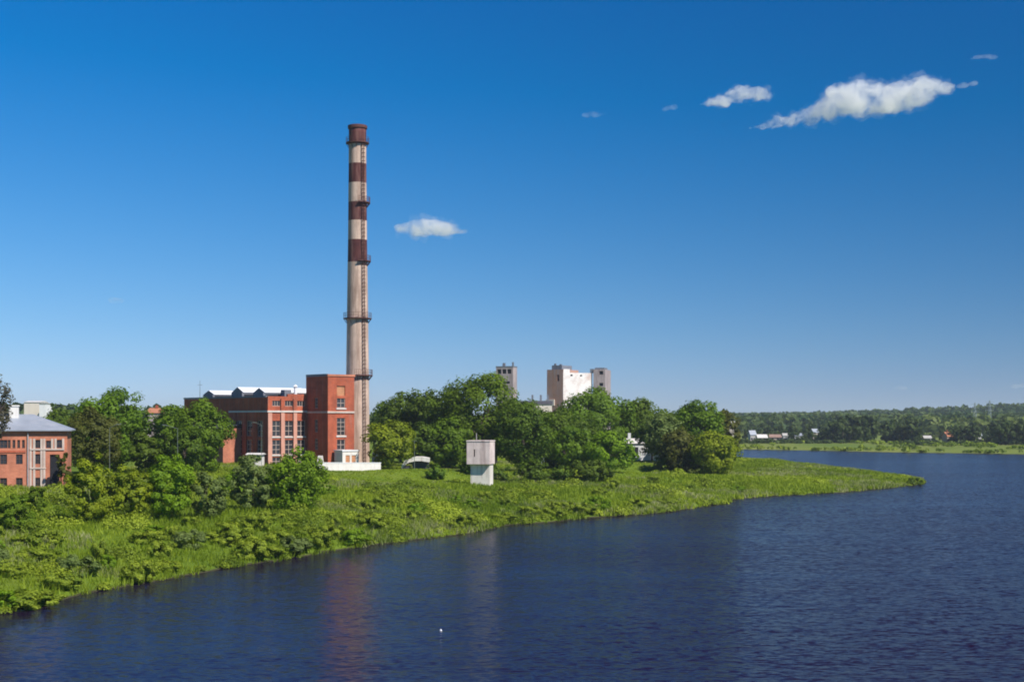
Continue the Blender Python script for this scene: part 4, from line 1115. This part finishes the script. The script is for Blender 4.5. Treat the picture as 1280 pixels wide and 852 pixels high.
# reeds and bushes on the far meadow
q = np.column_stack([rg.uniform(90, 330, 1600), rg.uniform(570, 800, 1600)])
dq = sdist(q, FAR); q = q[(dq > 1) & (dq < 130)]; dq = sdist(q, FAR)
q = q[(dq < 9) | (vnoise(q, 25, 81, 2) > 0.56)]
blob_wood('far_reeds', q, rg.uniform(0.8, 1.9, len(q)), rg.uniform(1.5, 4.0, len(q)), 'low reeds and bushes along the far water edge', 'under', 82, per=26, cat='reeds')
# individual trees of the row behind the far meadow
protos = []
for k in range(4):
    rg2 = np.random.default_rng(300+k)
    V, Fq, tn, Cw, rc = crown_arrays(0.5, 0.5, 0.06, 1.0, 16, 700, 0.10, rg2, 'round', 0.35)
    o = np_mesh('crown', V, Fq, L['row'], tn); COL.objects.unlink(o)
    mb = MB(); mb.tube((0,0,-0.03),(0,0,0.5),0.03,0.015,6); tk = mb.build('trunk', M['bark']); COL.objects.unlink(tk)
    protos.append((o, tk))
rows_ = []
def far_row(x0, x1, n, d0, d1, h0_, h1_):
    for k in range(n): rows_.append((x0+(x1-x0)*(k+rg.uniform(0.1,0.9))/n, rg.uniform(d0, d1), rg.uniform(h0_, h1_)))
far_row(1040, 1088, 13, 790, 850, 11, 16)
far_row(1106, 1148, 11, 780, 840, 9, 14)
far_row(1190, 1222, 8, 760, 820, 7, 10)
far_row(1238, 1284, 11, 720, 780, 9, 13)
far_row(930, 1036, 16, 900, 1000, 5, 11)
far_row(1088, 1240, 15, 860, 960, 5, 10)
far_row(985, 1040, 8, 800, 850, 4, 8)
for px, d, h in rows_:
    e = empty('far_tree', on(px, d), rg.random()*6.28)
    tag(e, 'dark tree standing in the row behind the far bank meadow', 'tree', 'trees in the row beyond the river')
    w = h*rg.uniform(0.6, 0.95); e.scale = (w, w, h)
    for o in protos[rg.integers(4)]:
        c_ = o.copy(); link(c_); c_.parent = e
# hamlet
def hut(px0, px1, d, ytop, yeave, wallm, roofm, label, turn=0.0, ch=False):
    W = (px1-px0)/F*d; p = on((px0+px1)/2, d)
    e = empty('far_house', p, turn); tag(e, label, 'house', 'houses beyond the river')
    h0 = max(zof(yeave, d)-p.z, 1.5); h1 = max(zof(ytop, d)-p.z, h0+1.0); D = W*0.7
    mb = MB(); mb.box(-W/2, W/2, -D/2, D/2, -0.5, h0); 
    mb.poly([(-W/2,-D/2,h0),(-W/2,0,h1-0.1),(-W/2,D/2,h0)]); mb.poly([(W/2,D/2,h0),(W/2,0,h1-0.1),(W/2,-D/2,h0)])
    wl = mb.build('wall', M[wallm], e)
    mb = MB(); q = 0.4
    for s_ in (-1, 1):
        a_ = [Vector((-W/2-q, s_*(D/2+q), h0-0.25)), Vector((W/2+q, s_*(D/2+q), h0-0.25)), Vector((W/2+q, 0, h1)), Vector((-W/2-q, 0, h1))]
        if s_ > 0: a_ = a_[::-1]
        mb.poly(a_); mb.poly([w+Z*0.2 for w in a_[::-1]]); mb.quad(a_[0], a_[1], a_[1]+Z*0.2, a_[0]+Z*0.2)
    rf = mb.build('roof', M[roofm], e)
    if ch:
        mb = MB(); mb.box(-0.4, 0.4, D*0.12, D*0.12+0.8, h0, h1+1.2); mb.build('chimney_stack', M['brick'], rf)
    for s_ in (-0.25, 0.2):
        mb = MB(); mb.box(W*s_-0.6, W*s_+0.6, -D/2-0.05, -D/2-0.004, 0.9, min(2.3, h0-0.2)); mb.build('window', M['window_dark_and_shade'], e)
hut(1179, 1191, 800, 540.0, 545, 'far_cream', 'roof_orange', 'peach coloured house with an orange roof among the far bank trees', 0.5, True)
hut(1154, 1163, 790, 544.5, 547, 'far_white', 'far_white', 'small white house left of the peach coloured one across the river', 0.1)
hut(1222, 1226, 790, 541, 544, 'far_white', 'roof_grey', 'slim white house between dark trees across the river', 0.3)
hut(936, 944, 840, 538, 543, 'far_white', 'roof_grey', 'leftmost white house of the far hamlet beside the water', 0.4)
hut(946, 958, 830, 543, 546.5, 'far_cream', 'concrete', 'cream house in the far hamlet with a pale roof', 0.1)
hut(962, 976, 835, 543, 546, 'far_cream', 'roof_brown', 'long house with a dull brown roof in the far hamlet', -0.1)
hut(978, 984, 830, 541.5, 544, 'far_white', 'far_white', 'tiny white house right of the long one in the far hamlet', 0.2)
hut(986, 1002, 860, 541.5, 544, 'far_white', 'roof_grey', 'low grey roofed barn at the right of the far hamlet', 0.0)
hut(1014, 1022, 900, 536, 540, 'far_cream', 'roof_grey', 'grey roofed house higher up behind the far hamlet', 0.5)
hut(910, 918, 1100, 526, 529, 'far_cream', 'concrete', 'pale house on the hillside left above the far hamlet', 0.2)
# gardens round the hamlet
hq = np.column_stack([rg.uniform(925, 1060, 90), rg.uniform(770, 828, 90)]); hq[:,0] = (hq[:,0]-640)/F*hq[:,1]
h2 = np.column_stack([rg.uniform(1130, 1290, 90), rg.uniform(715, 775, 90)]); h2[:,0] = (h2[:,0]-640)/F*h2[:,1]
hq = np.concatenate([hq, h2])
blob_wood('garden_bushes', hq, rg.uniform(0.8, 2.0, len(hq)), rg.uniform(2.0, 5.0, len(hq)), 'garden bushes and hedges around the far houses', 'row', 88, per=60, cat='bushes')
# lattice masts
for px, d, tp, lab in ((1218.5, 1150, 503, 'thin lattice mast left of the other one on the far horizon'), (1237, 1100, 500, 'thin lattice mast right of the other one on the far horizon')):
    p = on(px, d); h = zof(tp, d)-p.z; mb = MB()
    for sx, sy in ((-1,-1),(1,-1),(1,1),(-1,1)):
        mb.tube((sx*2.0, sy*2.0, -0.3), (sx*0.3, sy*0.3, h), 0.16, 0.12, 5)
    for k in range(9):
        f0, f1 = k/9, (k+1)/9; r0_, r1_ = 2.0-1.7*f0, 2.0-1.7*f1
        for (a_, b2) in (((-1,-1),(1,-1)),((1,-1),(1,1)),((1,1),(-1,1)),((-1,1),(-1,-1))):
            mb.tube((a_[0]*r0_, a_[1]*r0_, h*f0), (b2[0]*r1_, b2[1]*r1_, h*f1), 0.08, 0.08, 4)
    for hh in (0.72, 0.84, 0.95): mb.tube((-3.5, 0, h*hh), (3.5, 0, h*hh), 0.12, 0.12, 5)
    o = mb.build('lattice_mast', M['mast_grey']); o.location = p; tag(o, lab, 'mast')

# white float on the water
mb = MB(); x, y = G(551, 788); mb.lathe([(0.0,-0.08),(0.10,-0.06),(0.15,0.04),(0.13,0.11),(0.06,0.17),(0.04,0.24),(0.0,0.26)], 16)
o = mb.build('float', M['gull'], smooth=True); o.location = (x, y, 0); o.scale = (0.6, 0.6, 0.6); tag(o, 'small white float bobbing on the dark river', 'float')

# ------------------------------------------------------------------ clouds: real banks of vapour far behind
def vapour(name, dens, lo, hi):
    m, t, out = new_mat(name)
    geo = t.n('ShaderNodeNewGeometry').outputs['Position']
    n = t.noise(0.014, 6, geo, 0.68, 0.5)
    r = t.n('ShaderNodeMapRange', inp={'From Min': lo, 'From Max': hi, 'To Min': 0.0, 'To Max': dens}); t.L.new(n.outputs['Fac'], r.inputs['Value'])
    vol = t.n('ShaderNodeVolumePrincipled', inp={'Color': (1,1,1,1), 'Anisotropy': 0.2}); t.L.new(r.outputs[0], vol.inputs['Density'])
    t.L.new(vol.outputs[0], out.inputs['Volume'])
    m.cycles.volume_step_rate = 0.25
    return m
mc = vapour('cloud_vapour', 0.045, 0.43, 0.82)
mc3 = vapour('veil_vapour', 0.011, 0.46, 0.85)
mc2 = vapour('thin_cloud_vapour', 0.010, 0.40, 0.7)
tex = bpy.data.textures.new('cloud_lumps', 'CLOUDS'); tex.noise_scale = 60; tex.noise_depth = 6
def cloud(blobs, D, label, mat, vox=6, disp=58, seed=0, parent=None, grow=1.0):
    rg = np.random.default_rng(seed); k = D/F
    bm = bmesh.new()
    cx = sum(b_[0] for b_ in blobs)/len(blobs); cy = sum(b_[1] for b_ in blobs)/len(blobs)
    org = Vector(((cx-640)*k, D, zof(cy, D)))
    for (px, py, r, *fl) in blobs:
        sq = fl[0] if fl else 0.85
        for j in range(3):
            rr = grow*r*k*(1 if j == 0 else rg.uniform(0.5, 0.75))
            jit = (0 if j == 0 else 1)*r*k*0.6
            loc = Vector(((px-cx)*k+rg.normal()*jit*0.7, rg.normal()*jit*1.3, -(py-cy)*k+rg.normal()*jit*0.3))
            bmesh.ops.create_icosphere(bm, subdivisions=3, radius=1.0, matrix=Matrix.Translation(loc) @ Matrix.Diagonal((rr*1.15, rr*1.3, rr*sq, 1)))
    nm_ = 'veil' if parent else 'cloud'
    me = bpy.data.meshes.new(nm_); bm.to_mesh(me); bm.free(); me.materials.append(mat)
    o = link(bpy.data.objects.new(nm_, me)); o.location = org
    r_ = o.modifiers.new('remesh', 'REMESH'); r_.mode = 'VOXEL'; r_.voxel_size = vox
    d_ = o.modifiers.new('lumps', 'DISPLACE'); d_.texture = tex; d_.texture_coords = 'GLOBAL'; d_.strength = disp; d_.mid_level = 0.55
    if parent:
        o.parent = parent; o.location = (0, 0, 0)
        return o
    tag(o, label, 'cloud', 'small clouds in the blue sky')
    if mat is mc: cloud(blobs, D, None, mc3, 9, 110, seed+20, o, 1.22)
    return o
cloud([(940,160,4,.6),(948,158.5,5.5,.6),(956,157,6.5,.6),(965,155,7.5,.65),(975,153,8,.7),(985,152,9,.7),(995,150,10,.7),(1012,145,13),(1032,137,16),(1052,127,21),(1070,121,22),(1080,130,20),(1100,124,21),(1122,121,23),(1145,116,20),(1163,113,15),(1176,113,11,.7),(1186,112,8,.6)], 6000,
      'largest white cloud, long and slanting, at the upper right', mc, seed=1)
cloud([(880,130,5,.5),(889,128,7,.6),(900,126,9,.7),(915,119,10),(930,116,12),(947,117,12),(960,119,8),(922,128,7,.7)], 6000, 'compact white cloud left of the largest one', mc, seed=2)
cloud([(501,284,8,.6),(510,285,11,.7),(521,285,13,.75),(532,285,14,.75),(543,285,14,.75),(554,286,13,.7),(565,288,10,.6),(576,290,7,.5)], 6000, 'small flat white cloud right of the chimney', mc, vox=6, disp=22, seed=3)
for bl, lab in (([(733,144,6,.5),(745,143,7,.5),(755,142,4,.5)], 'faint wisp of cloud left of the compact cloud'),
                ([(832,136,5,.5),(842,134,5,.5)], 'faintest wisp beside the left end of the compact cloud'),
                ([(1222,72,6,.4),(1233,71,7,.4),(1243,72,5,.4)], 'faint wisp high in the upper right corner'),
                ([(1203,108,7,.5),(1216,105,6,.5)], 'thin wisp off the right end of the largest cloud'),
                ([(141,375,6,.6),(148,375,6,.6)], 'tiny faint cloud low on the left above the trees'),
                ([(1122,485,6,.5),(1129,485,5,.5)], 'tiny faint cloud low over the far hills'),
                ([(1268,483,6,.5),(1278,482,7,.5)], 'tiny faint cloud at the right edge low over the far hills')):
    cloud(bl, 6000, lab, mc2, vox=5, disp=18, seed=len(lab))

# ------------------------------------------------------------------ haze
HAZE = 0.00010
mh, t, out = new_mat('haze_air')
vol = t.n('ShaderNodeVolumePrincipled', inp={'Color': (0.80, 0.88, 1.0, 1), 'Density': HAZE, 'Anisotropy': 0.2})
t.L.new(vol.outputs[0], out.inputs['Volume'])
mb = MB(); mb.box(-9100, 9100, -1600, 9100, -3.4, 86)
tag(mb.build('haze', mh), kind='stuff')

# ------------------------------------------------------------------ light, sky, camera
sun_dir = Vector((0.745, -0.667, 0)).normalized(); el = R(47)
sv = Vector((sun_dir.x*math.cos(el), sun_dir.y*math.cos(el), math.sin(el)))
sl = bpy.data.lights.new('sun', 'SUN'); sl.energy = 5.0; sl.angle = R(0.53); sl.color = (1.0, 0.95, 0.89)
so = link(bpy.data.objects.new('sun', sl)); so.rotation_euler = (-sv).to_track_quat('-Z', 'Y').to_euler(); so.location = (200, -200, 300)
W_ = bpy.data.worlds.new('World'); S.world = W_; W_.use_nodes = True
t = NT(W_.node_tree); t.N.clear()
sky = t.n('ShaderNodeTexSky', sky_type='NISHITA')
sky.sun_disc = False; sky.sun_elevation = el; sky.sun_rotation = math.atan2(sv.x, sv.y)
sky.altitude = 1500; sky.air_density = 1.0; sky.dust_density = 0.0; sky.ozone_density = 6.0
SKY_STR = 0.10
POLAR = 0.66
SKY_BANDS = ((1.06, 1.0, 0.138), (0.965, 0.84, 0.0), (1.21, 0.37, 0.0))   # gain, fall-off, threshold
# deep summer sky: each band of the spectrum falls off at its own rate with height, and the band of sky
# at right angles to the sun is the deepest (polarised light)
sp = t.n('ShaderNodeSeparateColor'); t.L.new(sky.outputs[0], sp.inputs[0])
cb = t.n('ShaderNodeCombineColor')
dirn = t.n('ShaderNodeTexCoord').outputs['Generated']
dt = t.n('ShaderNodeVectorMath', operation='DOT_PRODUCT', inp={1: tuple(sv)}); t.L.new(dirn, dt.inputs[0])
def mth(op, a_, b_):
    x = t.n('ShaderNodeMath', operation=op)
    for i, q in enumerate((a_, b_)):
        if hasattr(q, 'is_output'): t.L.new(q, x.inputs[i])
        else: x.inputs[i].default_value = q
    return x.outputs[0]
c2 = mth('MULTIPLY', dt.outputs['Value'], dt.outputs['Value'])
pol = mth('SUBTRACT', 1.0, mth('MULTIPLY', POLAR, mth('DIVIDE', mth('SUBTRACT', 1.0, c2), mth('ADD', 1.0, c2))))
pol = mth('MINIMUM', pol, 0.72)
# towards the zenith the clear sky keeps deepening
dz_ = t.n('ShaderNodeSeparateXYZ'); t.L.new(dirn, dz_.inputs[0])
zr_ = t.n('ShaderNodeMapRange', interpolation_type='SMOOTHSTEP', inp={'From Min': 0.26, 'From Max': 0.75, 'To Min': 1.0, 'To Max': 0.38}); t.L.new(dz_.outputs[2], zr_.inputs['Value'])
pol = mth('MULTIPLY', pol, zr_.outputs[0])
for i, (g_, e_, o_) in enumerate(SKY_BANDS):
    q = mth('MULTIPLY', sp.outputs[i], 0.1)
    q = mth('MULTIPLY', mth('MAXIMUM', mth('SUBTRACT', mth('POWER', q, e_), o_), 0.004), g_*10)
    t.L.new(mth('MULTIPLY', q, pol), cb.inputs[i])
gm = cb
bg = t.n('ShaderNodeBackground', inp={'Strength': SKY_STR}); t.L.new(gm.outputs[0], bg.inputs['Color'])
wo = t.n('ShaderNodeOutputWorld'); t.L.new(bg.outputs[0], wo.inputs['Surface'])

cam = bpy.data.cameras.new('camera'); co = link(bpy.data.objects.new('camera', cam))
co.location = (0, 0, CAMZ); co.rotation_euler = (R(90), 0, 0)
cam.sensor_width = 36; cam.lens = 36*F/1280; cam.shift_y = (HOR-426)/1280
cam.clip_start = 0.5; cam.clip_end = 30000
S.camera = co
S.view_settings.view_transform = 'Standard'; S.view_settings.look = 'None'; S.view_settings.exposure = 0.3; S.view_settings.gamma = 1
S.render.engine = 'CYCLES'
cy = S.cycles
cy.max_bounces = 22; cy.diffuse_bounces = 3; cy.glossy_bounces = 3; cy.transmission_bounces = 3; cy.volume_bounces = 22; cy.transparent_max_bounces = 8
cy.use_denoising = True
try: cy.denoiser = 'OPENIMAGEDENOISE'
except Exception: pass
cy.filter_width = 1.9
cy.caustics_reflective = False; cy.caustics_refractive = False
